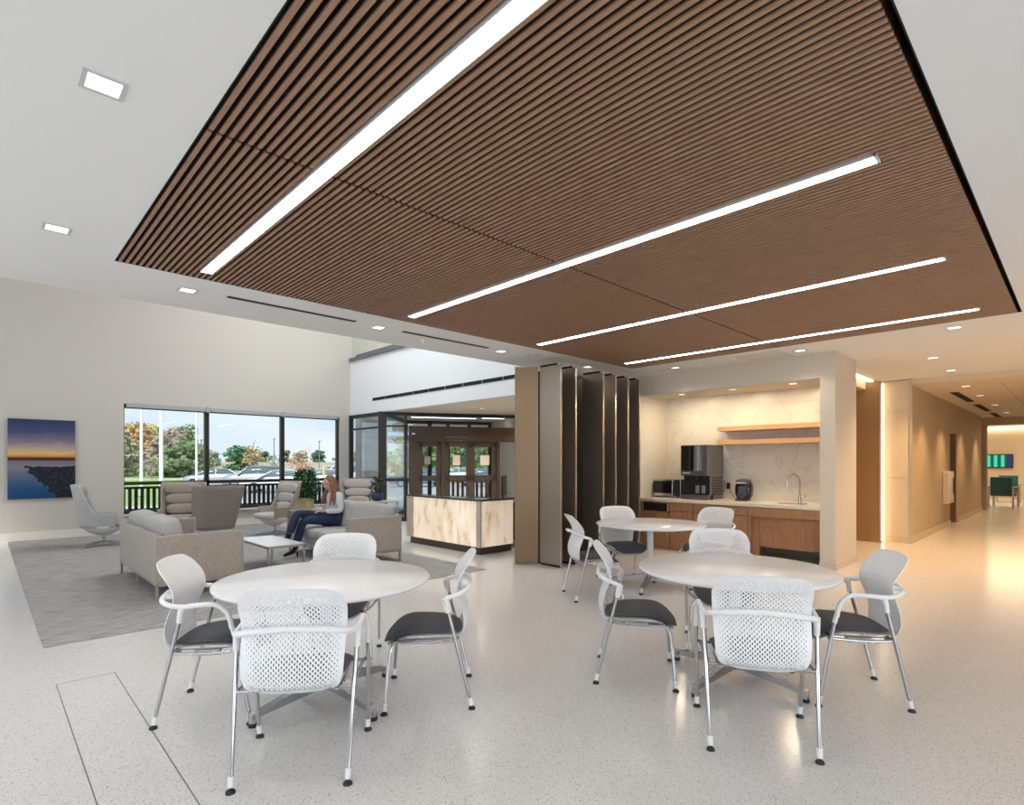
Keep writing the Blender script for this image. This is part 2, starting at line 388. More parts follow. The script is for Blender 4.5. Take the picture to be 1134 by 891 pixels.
# lounge window
wf = G()
for x, hw_ in ((2.105, .012), (3.644, .045), (5.32, .045), (6.76, .03)): wf.box(x - hw_, x + hw_, 13.60, 13.70, .38, 2.60)
wf.box(2.10, 6.78, 13.60, 13.70, .98, 1.05).box(2.10, 6.78, 13.60, 13.70, .38, .45).box(2.10, 6.78, 13.60, 13.70, 2.56, 2.64)
win = G().build('window_1', M_dark); 
bpy.data.objects.remove(win)
win = thing('window_1', 'three-bay dark-framed lounge window', 'window', kind='structure')
wf.build('window_frame', M_dark, win)
G().box(2.10, 6.78, 13.645, 13.652, .42, 2.6).build('pane', M_glass, win)
G().box(2.10, 6.78, 13.46, 13.60, .36, .39).build('window_sill', mat('white_sill', (.80, .80, .79), .4), win)
sh = G()
for a, b in ((2.14, 3.60), (3.69, 5.28), (5.36, 6.72)): sh.box(a, b, 13.52, 13.58, 2.575, 2.66)
for x in (3.644, 5.32): sh.box(x - .035, x + .035, 13.51, 13.6, 2.56, 2.68)
sh.build('roller_shade', mat('grey_shade_cassette', (.42, .41, .40), .6), win)

# balcony
struct('trim_6', G().box(7.02, 7.26, 6.06, 13.5, 4.12, 4.2).box(7.10, 7.16, 6.06, 13.3, 4.2, 4.27), mat('grey_cap_metal', (.16, .17, .19), .5, .3), 'dark grey coping along the balcony edge', 'coping')
bg = G()
for k in range(7):
    y0 = 6.2 + k * 1.08; bg.box(7.12, 7.134, y0, y0 + 1.06, 4.27, 5.3)
o = bg.build('glass_balustrade', glass('green_glass', (.93, .97, .95), .02)); tag(o, 'greenish glass balustrade on top of the white upstand', 'balustrade')

# kitchen alcove
ka = G().box(8.22, 9.19, 2.31, 2.50, 0, H).box(8.22, 9.19, 5.35, 5.62, 0, H).box(8.22, 9.12, 2.50, 5.35, 2.59, H).box(9.13, 9.19, 2.5, 5.62, 0, H)
struct('wall_kitchen', ka, M_kit, 'beige wall block framing the kitchenette alcove', 'wall')
mb_ = G().box(9.115, 9.13, 2.5, 5.35, .8, 2.59)
struct('trim_7', mb_, M_marble, 'cream veined stone splashback at the back of the alcove', 'splashback')
struct('trim_8', G().box(9.107, 9.115, 2.5, 3.55, 2.375, 2.385).box(9.112, 9.116, 2.5, 5.35, 1.46, 1.463).box(9.112, 9.116, 2.5, 5.35, 2.27, 2.273), mat('joint_line', (.80, .72, .6), .5), 'thin horizontal joint lines in the stone splashback', 'joint')
struct('baseboard_kitchen', G().box(8.205, 9.19, 2.295, 2.31, 0, .1).box(8.205, 8.22, 2.31, 2.5, 0, .1), mat('kitchen_skirting', (.60, .53, .43), .6), 'beige skirting at the foot of the alcove pillar', 'baseboard')

tg = G()
for yy in (1.0, .4, -.2): tg.box(12.6, 22.3, yy - .006, yy + .006, 2.8285, 2.8305)
for xx in (14.2, 16.6, 19.0, 21.0): tg.box(xx - .006, xx + .006, -.2, 1.0, 2.8285, 2.8305)
struct('trim_13', tg, mat('tile_joint', (.36, .30, .22), .8), 'thin joints between the corridor ceiling tiles', 'ceiling joint')
# side corridor beyond the alcove, and the long corridor
struct('wall_corridor_side', G().box(11.67, 11.8, 2.56, 9, 0, 2.90).box(9.25, 11.67, 9, 9.1, 0, H), mat('brown_corridor_panel', (.30, .17, .075), .55), 'brown panelled wall lit from the cove above', 'wall')
struct('trim_9', G().box(11.80, 11.815, 2.530, 2.556, .02, 2.88), mat('vertical_cove_strip', (1, 1, 1), .5, emit=(1, .80, .52), strength=6), 'vertical glowing cove strip beside the pale panel', 'cove light')
struct('trim_10', G().box(9.3, 11.66, 2.66, 2.74, H - .02, H - .002), M_cove, 'glowing cove strip in the ceiling beside the alcove pillar', 'cove light')
lp = G().box(11.90, 12.02, 2.15, 2.56, 0, 2.90)
struct('wall_corridor_end', lp, mat('cream_panel', (.66, .55, .40), .5), 'cream end panel of the corridor wall', 'wall')
struct('trim_11', G().box(11.893, 11.90, 2.15, 2.56, 2.36, 2.375).box(11.893, 11.9, 2.15, 2.56, 1.17, 1.18).box(11.885, 11.925, 2.125, 2.165, 0, 2.88), mat('metal_reveal', (.60, .54, .44), .35, .5), 'thin metal joints on the cream end panel', 'trim')
wc = G().box(12.02, 16.05, 2.15, 2.35, 0, 2.83).box(16.05, 17.0, 2.15, 2.35, 2.14, 2.83).box(17.0, 21.6, 2.15, 2.35, 0, 2.83).box(21.6, 22.3, 2.3, 2.4, 0, 2.83).box(22.3, 22.6, 2.1, 2.6, 0, 2.83)
struct('wall_corridor', wc, M_hall, 'long tan corridor wall with soft pools of light', 'wall')
struct('baseboard_corridor', G().box(12.0, 16.03, 2.13, 2.15, 0, .12).box(17.02, 21.6, 2.13, 2.15, 0, .12).box(11.88, 11.9, 2.16, 2.56, 0, .12), mat('tan_skirting', (.62, .50, .34), .5), 'pale tan skirting of the corridor wall', 'baseboard')
struct('wall_corridor_header', G().box(22.35, 22.6, -6, 2.35, 2.60, 2.83), M_hall, 'lintel over the opening to the waiting room', 'wall')
d = thing('door_1', 'recessed brown door in the corridor wall', 'door', (16.5, 2.28, 0), kind='structure')
G().box(-.45, .45, .0, .045, 0, 2.13).build('door_leaf', mat('brown_door', (.26, .16, .085), .5), d)
G().box(-.475, -.45, -.12, .05, 0, 2.14).box(.45, .475, -.12, .05, 0, 2.14).build('door_frame', mat('door_frame_brown', (.20, .12, .06), .5), d)
G().cyl((.38, -.02, 1.0), (.38, -.06, 1.0), .012).cyl((.38, -.055, 1.0), (.27, -.055, 1.0), .009).build('door_handle', M_steel, d)
# waiting room at the end
struct('wall_waiting', G().box(30, 30.2, -4, 7, 0, 2.93).box(22.6, 30, 6, 6.1, 0, 2.93).box(22.6, 30, -4.1, -4, 0, 2.93), mat('waiting_wall_paint', (.70, .55, .38), .8), 'warm tan far wall of the waiting room', 'wall')
struct('ceiling_waiting', G().box(22.6, 33, -6, 6.1, H, 3.2), M_ceil, 'white ceiling of the waiting room', 'ceiling')
struct('wall_far', G().box(32.8, 33, -6, 6, 0, H).box(14, 14.1, 4, 11.4, 0, 2.69).box(9.25, 14, 5.9, 6.0, 0, 2.93) , M_paint, 'beige walls closing the building beyond the rooms', 'wall')
struct('trim_12', G().box(29.85, 29.97, -3.9, 5.9, 2.80, 2.85), M_cove, 'glowing cove along the top of the waiting room wall', 'cove light')

# ================================================================== CEILING FITTINGS
def slat_panel(y0, y1, label, skip_ends):
    t = thing('slatted_ceiling_panel', label, 'ceiling panel', (4.07, (y0 + y1) / 2, H))
    cy = (y0 + y1) / 2
    g = G(); n = 160; x0 = .735; pitch = (7.412 - .735) / n
    for k in range(n):
        xa = x0 + k * pitch; xb = xa + .0198
        segs = [(y0, y1)]
        for lx in (1.273, 3.166, 5.06, 6.955):
            if xb > lx - .046 and xa < lx + .046:
                segs = [(max(y0, .42), .695)] if y0 < .69 < y1 else []
                if y1 > 4.78: segs = [(4.785, y1)]
        for a, b in segs:
            if b > a:
                g.box(xa - 4.07, xb - 4.07, a - cy, b - cy, -.006, .004)
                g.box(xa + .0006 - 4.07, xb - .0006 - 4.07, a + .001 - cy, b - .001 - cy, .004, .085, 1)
    g.build('slats', [M_slat, mat('walnut_slat_shaded_flank', (.065, .034, .02), .6, noise=(8, .2, (20, 1, 20)))], t)  # flanks coloured darker than the faces, putting the gap shade into the wood
    b = G()
    for yy in (y0 + .25, cy, y1 - .25): b.box(.725 - 4.07, 7.42 - 4.07, yy - cy - .02, yy - cy + .02, .086, .12)
    b.build('carrier_rails', M_slotblack, t)
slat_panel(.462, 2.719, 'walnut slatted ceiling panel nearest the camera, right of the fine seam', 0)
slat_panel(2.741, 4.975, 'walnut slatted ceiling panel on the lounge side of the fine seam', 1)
led_labels = ['widest linear ceiling light, at the upper left of the slats', 'second linear ceiling light, over the middle of the slats', 'third linear ceiling light, ending above the corridor side', 'shortest-looking linear ceiling light, nearest the kitchenette']
for k, lx in enumerate((1.273, 3.166, 5.06, 6.955)):
    t = thing('linear_ceiling_light', led_labels[k], 'ceiling light', (lx, 2.74, H), 0, 'linear lights in the slatted ceiling')
    G().box(-.043, -.039, -2.035, 2.035, -.012, .06).box(.039, .043, -2.035, 2.035, -.012, .06).box(-.043, .043, -2.04, -2.028, -.012, .06).box(-.043, .043, 2.028, 2.04, -.012, .06).box(-.043, .043, -2.035, 2.035, .055, .06).build('housing', mat('light_housing', (.62, .60, .58), .5), t)
    G().box(-.0385, .0385, -2.027, 2.027, -.010, -.004).build('diffuser', M_led, t)

def downlight(x, y, label, e=14, col=(1, .9, .76), z=H, s=.056, ang=120, group='square recessed downlights', area=False):
    t = thing('recessed_downlight', label, 'downlight', (x, y, z), 0, group)
    f = G()
    o_ = s + .017
    f.box(-o_, o_, -o_, -s, -.004, .002).box(-o_, o_, s, o_, -.004, .002).box(-o_, -s, -s, s, -.004, .002).box(s, o_, -s, s, -.004, .002)
    f.build('trim_ring', mat('downlight_trim', (.55, .55, .56), .5), t)
    G().box(-s, s, -s, s, -.001, .004).build('diffuser', M_down, t)
    if e and area: light('lamp', 'AREA', (0, 0, -.012), (0, 0, 0), e, col, .12, parent=t)
    elif e: light('lamp', 'SPOT', (0, 0, -.03), (0, 0, 0), e, col, .05, parent=t, angle=ang, blend=.9)
    return t
dl = [(.352, 2.70, 'large-looking square downlight at the upper left of the ceiling', 26, (1, .96, .9)),
      (.352, 4.56, 'square downlight on the far left, below the upper-left one', 26, (1, .96, .9)),
      (1.294, 5.40, 'square downlight just left of the first black air slot', 14, (1, .93, .84)),
      (3.169, 5.42, 'square downlight between the two black air slots', 14, (1, .9, .78)),
      (5.027, 5.43, 'square downlight right of the second black air slot', 16, (1, .86, .7)),
      (6.81, 5.37, 'square downlight above the bronze fins', 16, (1, .84, .66)),
      (7.863, 4.46, 'square downlight in front of the alcove, on the fins side', 16, (1, .84, .66)),
      (7.863, 2.63, 'square downlight in front of the alcove pillar', 16, (1, .82, .62)),
      (7.76, 1.0, 'square downlight just past the corner of the timber slats', 80, (1, .68, .40)),
      (9.762, 1.5, 'nearest downlight over the corridor mouth', 190, (1, .62, .30)),
      (11.3, 1.5, 'downlight before the lowered corridor ceiling', 190, (1, .62, .30))]
dl += [(9.8, -1.2, 'added downlight right of the frame near the corridor mouth', 190, (1, .62, .30)), (11.4, -1.2, 'added downlight right of the frame inside the corridor mouth', 190, (1, .62, .30)), (7.8, -1.2, 'added downlight right of the frame level with the alcove', 100, (1, .66, .36))]  # unseen, added for more warm light on the right
for x, y, lb, e, c in dl: downlight(x, y, lb, e, c)
for x, lb in ((12.9, 'first downlight inside the lowered corridor ceiling'), (14.9, 'downlight beside the first corridor air grille'), (17.6, 'downlight beside the second corridor air grille'), (20.4, 'farthest downlight in the corridor ceiling')):
    downlight(x, 1.50, lb, 150, (1, .66, .34), z=2.83, ang=95, group='downlights in the corridor')
for y, lb in ((4.72, 'alcove downlight above the microwave'), (3.85, 'alcove downlight above the coffee maker'), (2.95, 'alcove downlight above the tap')):
    downlight(8.52, y, lb, 9.5, (1, .82, .57), z=2.59, s=.05, area=True, group='downlights inside the kitchenette alcove')
for x, lb in ((24.3, 'nearest light bar in the waiting room ceiling'), (26.2, 'middle light bar in the waiting room ceiling'), (28.1, 'farthest light bar in the waiting room ceiling')):
    t = thing('ceiling_light_bar', lb, 'ceiling light', (x, 2.4, H), 0, 'light bars in the waiting room')
    G().box(-.07, .07, -1.3, 1.3, -.02, -.001).build('housing', M_white, t)
    G().box(-.06, .06, -1.28, 1.28, -.024, -.02).build('diffuser', mat('warm_bar_light', (1, 1, 1), .5, emit=(1, .88, .7), strength=9), t)
light('waiting_room_fill', 'AREA', (26.5, 1.5, 2.85), (0, 0, 0), 95, (1, .78, .52), 4)  # unseen overhead fill, added on top of the light bars

def slot(name, x0, x1, y, z, label, group, w=.034, parts=1):
    t = thing(name, label, 'air vent', ((x0 + x1) / 2, y, z), 0, group); hx = (x1 - x0) / 2
    G().box(-hx, hx, -w, w, -.002, .001).build('slot', M_slotblack, t)
    G().box(-hx - .006, hx + .006, -w - .006, -w, -.004, .001).box(-hx - .006, hx + .006, w, w + .006, -.004, .001).build('slot_edge', mat('slot_edge_metal', (.55, .54, .52), .5), t)
slot('linear_air_slot', 1.60, 2.86, 5.35, H, 'black linear air slot in the white ceiling edge, left one', 'black air slots at the ceiling edge')
slot('linear_air_slot', 3.46, 4.76, 5.38, H, 'black linear air slot in the white ceiling edge, right one', 'black air slots at the ceiling edge')
for a, b, lb in ((13.84, 16.24, 'nearest dark air grille in the corridor ceiling'), (17.08, 19.49, 'middle dark air grille in the corridor ceiling'), (20.3, 22.2, 'farthest dark air grille in the corridor ceiling')):
    slot('ceiling_air_grille', a, b, 1.79, 2.83, lb, 'air grilles in the corridor ceiling', .07)
for x, y, lb in ((8.3, 7.6, 'added entrance downlight over the reception desk'), (8.3, 9.6, 'added entrance downlight before the corner post'), (10.2, 7.6, 'added entrance downlight deep behind the fins'), (10.2, 9.2, 'added entrance downlight before the sliding leaves')):
    downlight(x, y, lb, 160, (1, .88, .70), z=2.69, ang=150, group='added downlights of the entrance soffit')  # unseen, added so the bounce brightens the soffit
light('upper_floor_fill', 'AREA', (10.5, 10, 6.3), (0, 0, 0), 160, (1, .97, .9), 3)  # unseen fill added to brighten the view through the balustrade
# round ceiling device near the fins and small sprinkler
t = thing('ceiling_speaker', 'round recessed ceiling device beside the bronze fins', 'ceiling device', (5.52, 5.31, H))
G().lathe([(.07, -.006), (.085, -.006), (.085, 0), (.07, 0)], 20).build('bezel', mat('bezel_grey', (.55, .55, .54), .4, .3), t)
G().lathe([(.001, -.012), (.05, -.010), (.068, -.002), (.068, 0)], 20).build('dome', M_white, t)
for x, y, lb in ((3.9, 5.62, 'tiny sprinkler head below the second air slot'), (7.845, 4.04, 'tiny sprinkler head over the kitchenette, lounge side'), (7.8, 3.5, 'tiny sprinkler head over the kitchenette, corridor side')):
    o = G().cyl((x, y, H), (x, y, H - .012), .03).cyl((x, y, H - .012), (x, y, H - .035), .008, .014).build('sprinkler_head', M_white); tag(o, lb, 'sprinkler', 'sprinkler heads')
o = G().box(7.60, 8.18, 2.80, 3.44, H - .004, H).box(7.61, 8.17, 2.81, 3.43, H - .006, H - .004).build('access_panel', mat('access_panel_paint', (.70, .70, .66), .9)); tag(o, 'pale grey square access panel in the ceiling before the alcove', 'access panel')

# ================================================================== ENTRANCE GLAZING
w2 = thing('window_2', 'dark framed side glazing beside the entrance', 'window', kind='structure')
g = G().box(7.04, 7.12, 13.45, 13.55, 0, 2.69).box(7.04, 7.12, 11.95, 13.5, 2.60, 2.69).box(7.05, 7.11, 12.0, 13.5, 2.295, 2.34).box(7.05, 7.11, 12.0, 13.5, .985, 1.05).box(7.05, 7.11, 12.0, 13.5, 0, .08)
g.build('window_frame', M_dark, w2); G().box(7.078, 7.086, 12.0, 13.5, .05, 2.62).build('pane', M_glass, w2)
ANG = math.degrees(math.atan2(-.45, .893))
w3 = thing('window_3', 'brown framed entrance screen with transom panes', 'window', (7.09, 11.93, 0), ANG, kind='structure')
g = G().box(-.10, .09, -.09, .09, 0, 2.69)
g.box(.0, 4.4, -.05, .05, 2.61, 2.69).box(.535, .575, -.04, .04, 2.33, 2.62).box(.535, .575, -.04, .04, 0, 2.33).box(.09, .54, -.04, .04, 2.325, 2.365).box(.09, .64, -.04, .04, .985, 1.05).box(.09, .64, -.04, .04, 0, .1)
g.build('window_frame', M_dark, w3)
g = G().box(.64, 4.4, -.07, .07, 1.98, 2.355)
for a, b in ((.643, .867), (1.433, 1.526), (2.889, 2.974), (3.9, 4.0)): g.box(a, b, -.06, .06, 0, 2.0)
g.build('door_header', M_brown, w3)
G().box(.09, 4.4, -.004, .004, 2.36, 2.62).box(.09, .64, -.004, .004, .05, 2.34).box(2.97, 3.9, -.004, .004, .05, 2.0).build('pane', M_glass, w3)
G().box(.70, .78, -.09, -.07, 2.14, 2.18).build('door_sensor', M_white, w3)
G().box(1.5, 2.2, -.085, -.07, 2.085, 2.10).build('door_track', M_satin, w3)
def leaf(n, a, b, label):
    d = thing(n, label, 'door', (7.09 + .893 * a, 11.93 - .45 * a, 0), ANG, kind='structure'); w = b - a; f = G()
    f.box(0, .11, -.03, .03, 0, 1.97).box(w - .11, w, -.03, .03, 0, 1.97).box(0, w, -.03, .03, 1.85, 1.97).box(0, w, -.03, .03, .985, 1.12).box(0, w, -.03, .03, 0, .22)
    f.build('door_leaf', M_brown, d); G().box(.1, w - .1, -.004, .004, .2, 1.88).build('pane', M_glass, d); return d
leaf('door_2', .867, 1.43, 'narrow glazed side leaf of the entrance screen')
leaf('door_3', 1.53, 2.20, 'left glazed sliding leaf of the entrance')
leaf('door_4', 2.20, 2.885, 'right glazed sliding leaf of the entrance')
for a, b, z0, z1, lb, c in ((1.74, 1.93, 1.38, 1.64, 'blank pale notice taped to the left entrance leaf', (.78, .68, .62)), (2.46, 2.70, 1.38, 1.64, 'blank pale notice taped to the right entrance leaf', (.78, .68, .62)), (1.02, 1.17, 1.40, 1.60, 'grey notice on the narrow entrance leaf', (.30, .30, .26))):
    o = G().box(a, b, -.012, -.008, z0, z1).build('door_notice', mat('notice_%d' % int(c[0] * 100), c, .7), None, (7.09, 11.93, 0), ANG); tag(o, lb, 'notice')
# outer screen of the vestibule
w6 = thing('window_6', 'outer brown framed entrance screen facing the parking lot', 'window', (9.02, 13.87, 0), ANG, kind='structure')
g = G().box(-.05, 3.75, -.06, .06, 2.02, 2.25).box(-.05, 3.75, -.04, .04, 0, .12).box(-.05, 3.75, -.05, .05, 2.60, 2.69)
for x in (0, .7, 1.25, 1.9, 2.55, 3.25): g.box(x - .055, x + .055, -.05, .05, 0, 2.6)
g.box(-.05, 3.75, -.045, .045, 1.0, 1.07)
g.build('window_frame', M_brown, w6); G().box(0, 3.7, -.004, .004, .1, 2.6).build('pane', M_glass, w6)
w7 = thing('window_7', 'side glazing of the vestibule', 'window', (7.09, 11.93, 0), 45.1, kind='structure')
g = G().box(0, 2.74, -.04, .04, 2.6, 2.69).box(0, 2.74, -.04, .04, 0, .1).box(0, 2.74, -.03, .03, .99, 1.05)
for x in (2.70,): g.box(x - .03, x + .03, -.04, .04, 0, 2.69)
g.build('window_frame', M_dark, w7); G().box(.1, 2.5, -.004, .004, .1, 2.6).build('pane', M_glass, w7)
g = G().box(0, 3.0, -.05, .05, 0, 2.69); o = g.build('wall_vestibule', mat('pale_vestibule_wall', (.72, .64, .58), .8)); o.location = (7.09 + .893 * 3.5, 11.93 - .45 * 3.5, 0); o.rotation_euler = (0, 0, R(63.3)); o['kind'] = 'structure'; o['label'] = 'pale side wall inside the vestibule'; o['category'] = 'wall'
for a, b, dd, lb in ((.8, 2.6, 1.0, 'long light bar in the vestibule ceiling, left'), (2.7, 3.35, .8, 'long light bar in the vestibule ceiling, right')):
    t = thing('vestibule_light', lb, 'ceiling light', (7.09 + .893 * (a + b) / 2 + .45 * dd, 11.93 - .45 * (a + b) / 2 + .893 * dd, 2.69), ANG, 'light bars in the vestibule')
    w = (b - a) / 2; G().box(-w, w, -.06, .06, -.03, -.001).build('housing', M_white, t); G().box(-w + .02, w - .02, -.05, .05, -.034, -.03).build('diffuser', mat('cool_bar_light', (1, 1, 1), .5, emit=(1, .95, .9), strength=5), t)
# slatted bench inside the vestibule
t = thing('slatted_bench', 'red-brown wooden bench with upright slats seen through the entrance doors', 'bench', (7.09 + .893 * 2.35 + .45 * 1.5, 11.93 - .45 * 2.35 + .893 * 1.5, 0), ANG)
MB_ = mat('red_brown_wood', (.36, .13, .06), .5, noise=(4, .2))
g = G()
for k in range(11): g.box(-.72 + k * .14, -.72 + k * .14 + .07, .20, .225, .46, .92)
g.box(-.75, .75, .195, .23, .90, .96).build('backrest', MB_, t)
G().box(-.75, .75, -.25, .2, .42, .46).build('seat', MB_, t)
for x in (-.68, .68):
    for y in (-.2, .17): G().box(x - .03, x + .03, y - .03, y + .03, 0, .42).build('leg', MB_, t)

# ================================================================== BRONZE FINS
o = G().box(-.165, .165, -.03, .03, 0, 2.79).box(-.16, .16, -.034, -.03, .0, .02).build('flat_bronze_screen', M_fin2, None, (5.585, 5.50, 0), -40)
tag(o, 'golden bronze flat panel standing at the left end of the fin screen', 'panel')
fin_names = ['first tall bronze fin, next to the golden flat panel', 'second tall bronze fin, narrow and dark, left of the black gap', 'tall bronze fin just right of the black gap', 'tall bronze fin between the broad lit one and the last', 'last tall bronze fin before the beige alcove wall', 'short dark fin tucked against the alcove wall']
for x, lb in zip((5.70, 6.02, 6.66, 6.97, 7.30, 7.62), fin_names):
    t = thing('bronze_fin', lb, 'fin', (x, 5.16, 0), 0, 'bronze fins of the screen')
    G().box(0, .03, -.19, .19, .03, 2.78).build('fin_face', M_fin, t)
    G().box(-.003, .033, -.196, -.19, .03, 2.785).build('front_edge', mat('fin_edge', (.62, .56, .50), .25, .9), t)
    G().box(.004, .026, -.12, .185, 2.78, 2.81).build('top_cap', M_slotblack, t)
    G().box(.004, .03, -.17, .18, 0, .03).build('foot', M_slotblack, t)
struct('wall_screen', G().box(5.74, 8.22, 5.42, 5.5, 0, 2.75), mat('dark_backing', (.018, .014, .011), .6), 'near-black wall behind the bronze fins', 'wall')

# ================================================================== RECEPTION DESK
t = thing('reception_desk', 'glowing backlit onyx reception desk with dark plinth', 'desk', (5.58, 6.50, 0))
G().box(.015, .03, .10, 1.86, .115, .83).box(.03, .72, .015, .03, .115, .83).build('onyx_panel', M_onyx, t)
G().box(.0, .03, .0, .10, .115, .84).build('corner_block', M_onyx_rim, t); G().box(0, .02, 1.87, 2.05, .115, .84).build('end_block', M_onyx_rim, t)
G().box(.03, .10, .03, 2.0, .115, .83).box(.1, .72, .03, .10, .115, .83).build('carcass', mat('desk_carcass', (.10, .08, .07), .5), t)
G().box(.03, .12, .04, 1.97, 0, .115).box(.12, .70, .04, .14, 0, .115).build('plinth', mat('bronze_plinth', (.085, .068, .052), .45, .4), t)
G().box(-.012, .30, -.012, 2.06, .84, .866).box(.30, .74, -.012, .22, .84, .866).build('counter_top', mat('dark_stone_counter', (.10, .085, .075), .15), t)
G().box(.1, .70, .22, 2.0, .70, .73).build('work_surface', mat('grey_worktop', (.35, .33, .31), .3), t)
t = thing('staff_desk', 'dark staff desk behind the reception counter', 'desk', (6.85, 7.45, 0))
G().box(-.42, .42, -.5, .5, .70, .735).build('desk_top', M_black, t)
for sx in (-1, 1): G().box(sx * .40 - .02, sx * .40 + .02, -.48, .48, 0, .70).build('side_panel', mat('staff_desk_panel', (.06, .05, .045), .5), t)
t = thing('computer_monitor', 'black computer monitor on the staff desk behind the reception counter', 'monitor', (6.95, 7.42, .735), 40)
G().rbox(-.28, .28, -.012, .02, .10, .47, .006).build('screen', M_black, t); G().cyl((0, .03, .01), (0, .03, .28), .02).build('stand', M_black, t); G().cyl((0, .03, 0), (0, .03, .012), .11, n=20).build('base', M_black, t)
t = thing('desk_phone', 'small black phone on the staff desk in front of the monitor', 'phone', (6.62, 7.12, .735), -30)
G().prism([(-.09, 0), (.09, 0), (.09, .05), (-.09, .02)], 0, -.09, .09).build('phone_body', M_black, t); G().rbox(-.08, -.04, -.09, .09, .05, .075, .01).build('handset', M_black, t)

t = thing('waste_bin', 'small white waste bin on the floor between the sofa and the reception desk', 'bin', (5.30, 8.62, 0))
G().prism([(-.085, 0), (.085, 0), (.105, .30), (-.105, .30)], 1, -.07, .07).build('bin_body', M_white, t); G().rbox(-.11, .11, -.075, .075, .30, .315, .004).build('rim', M_white, t)

# ================================================================== KITCHENETTE
t = thing('base_cabinet', 'long walnut base cabinet under the alcove worktop, left part', 'cabinet', (8.22, 4.42, 0))
G().box(.03, .60, -.93, .90, .08, .785).box(.03, .58, -.93, .90, 0, .08).build('cabinet_body', mat('cabinet_core', (.16, .08, .04), .6), t)
G().box(.0, .03, .885, .93, 0, .785).box(.0, .03, -.935, -.93, 0, .785).build('end_panel', M_walnut, t)
for (a, b, n_) in ((.35, .885, 1), (-.06, .345, 2), (-.50, -.065, 3), (-.935, -.505, 4)):
    if n_ > 1: G().box(0, .02, a + .004, b - .004, .648, .78).build('drawer', M_walnut, t)
    else:
        G().box(0, .02, a, a + .05, .60, .78).box(0, .02, a + .05, b, .762, .78).box(0, .02, b - .03, b, .60, .78).box(0, .02, a, b, .595, .625).build('slot_frame', M_walnut, t)
        G().box(.012, .028, a + .05, b - .03, .625, .762).build('trash_slot', M_black, t)
    G().box(0, .02, a + .004, b - .004, .012, (.59 if n_ == 1 else .638)).build('door', M_walnut, t)
t = thing('sink_cabinet', 'open walnut sink cabinet with a recessed sloping knee panel, right of the drawers', 'cabinet', (8.22, 2.99, 0))
G().box(0, .02, -.485, .485, .648, .782).build('apron', M_walnut, t)
G().box(.02, .58, .465, .49, 0, .782).build('side_panel', M_walnut, t)
G().prism([(.085, .635), (.11, .635), (.165, .19), (.14, .19)], 1, -.485, .36).build('knee_panel', M_walnut, t)
G().box(.10, .125, .362, .465, 0, .64).build('filler_panel', M_walnut, t)
o = G().rbox(8.205, 9.115, 2.502, 5.348, .787, .835, .004).build('worktop', mat('cream_worktop', (.74, .66, .54), .28, noise=(3, .06))); tag(o, 'cream stone worktop running the width of the alcove', 'worktop')
t = thing('sink', 'undermounted steel sink basin in the alcove worktop', 'sink', (8.63, 2.99, .836))
g = G().lathe([(.19, .0), (.205, .0), (.205, .003), (.19, .003)], 28); g.build('rim', M_steel, t)
G().lathe([(.001, .0008), (.19, .0008), (.19, .0016), (.001, .0016)], 28).build('basin', mat('sink_dark_steel', (.20, .19, .18), .3, .9), t)
t = thing('tap', 'tall gooseneck chrome tap beside the sink', 'tap', (8.93, 2.99, .835), 0)
G().tube([(0, 0, .02), (0, 0, .25), (-.01, .012, .36), (-.06, .05, .425), (-.12, .09, .42), (-.155, .12, .36), (-.16, .125, .30)], .012, 10).build('spout', M_chrome, t)
G().cyl((0, 0, 0), (0, 0, .10), .024, .018, 16).build('base', M_chrome, t); G().cyl((-.16, .125, .31), (-.16, .125, .23), .015, .019, 12).build('spray_head', M_chrome, t)
G().cyl((0, -.01, .09), (0, -.085, .10), .010).cyl((0, -.08, .09), (0, -.085, .16), .005).build('handle', M_chrome, t)
o = G().rbox(8.84, 9.115, 2.503, 4.245, 1.96, 2.035, .003).build('wall_shelf', M_oak); tag(o, 'upper floating oak shelf in the alcove', 'shelf', 'floating oak shelves')
o = G().rbox(8.84, 9.115, 2.503, 4.25, 1.735, 1.81, .003).build('wall_shelf', M_oak); tag(o, 'lower floating oak shelf in the alcove', 'shelf', 'floating oak shelves')
# microwave, faces -X
t = thing('microwave', 'stainless microwave oven with black door at the left end of the worktop', 'microwave', (8.80, 5.06, .835))
G().rbox(-.19, .20, -.27, .26, .02, .315, .008).build('casing', M_steel, t)
G().box(-.203, -.19, -.13, .25, .075, .285).build('door', mat('microwave_glass', (.01, .01, .011), .08), t)
G().box(-.20, -.19, -.265, -.155, .03, .305).build('control_panel', M_black, t)
G().tube([(-.20, -.142, .05), (-.235, -.142, .07), (-.235, -.142, .28), (-.20, -.142, .30)], .009, 8, sub=2).build('door_handle', M_steel, t)
G().cyl((-.15, .2, 0), (-.15, .2, .02), .015).cyl((.15, .2, 0), (.15, .2, .02), .015).cyl((-.15, -.2, 0), (-.15, -.2, .02), .015).cyl((.15, -.2, 0), (.15, -.2, .02), .015).build('foot', M_black, t)
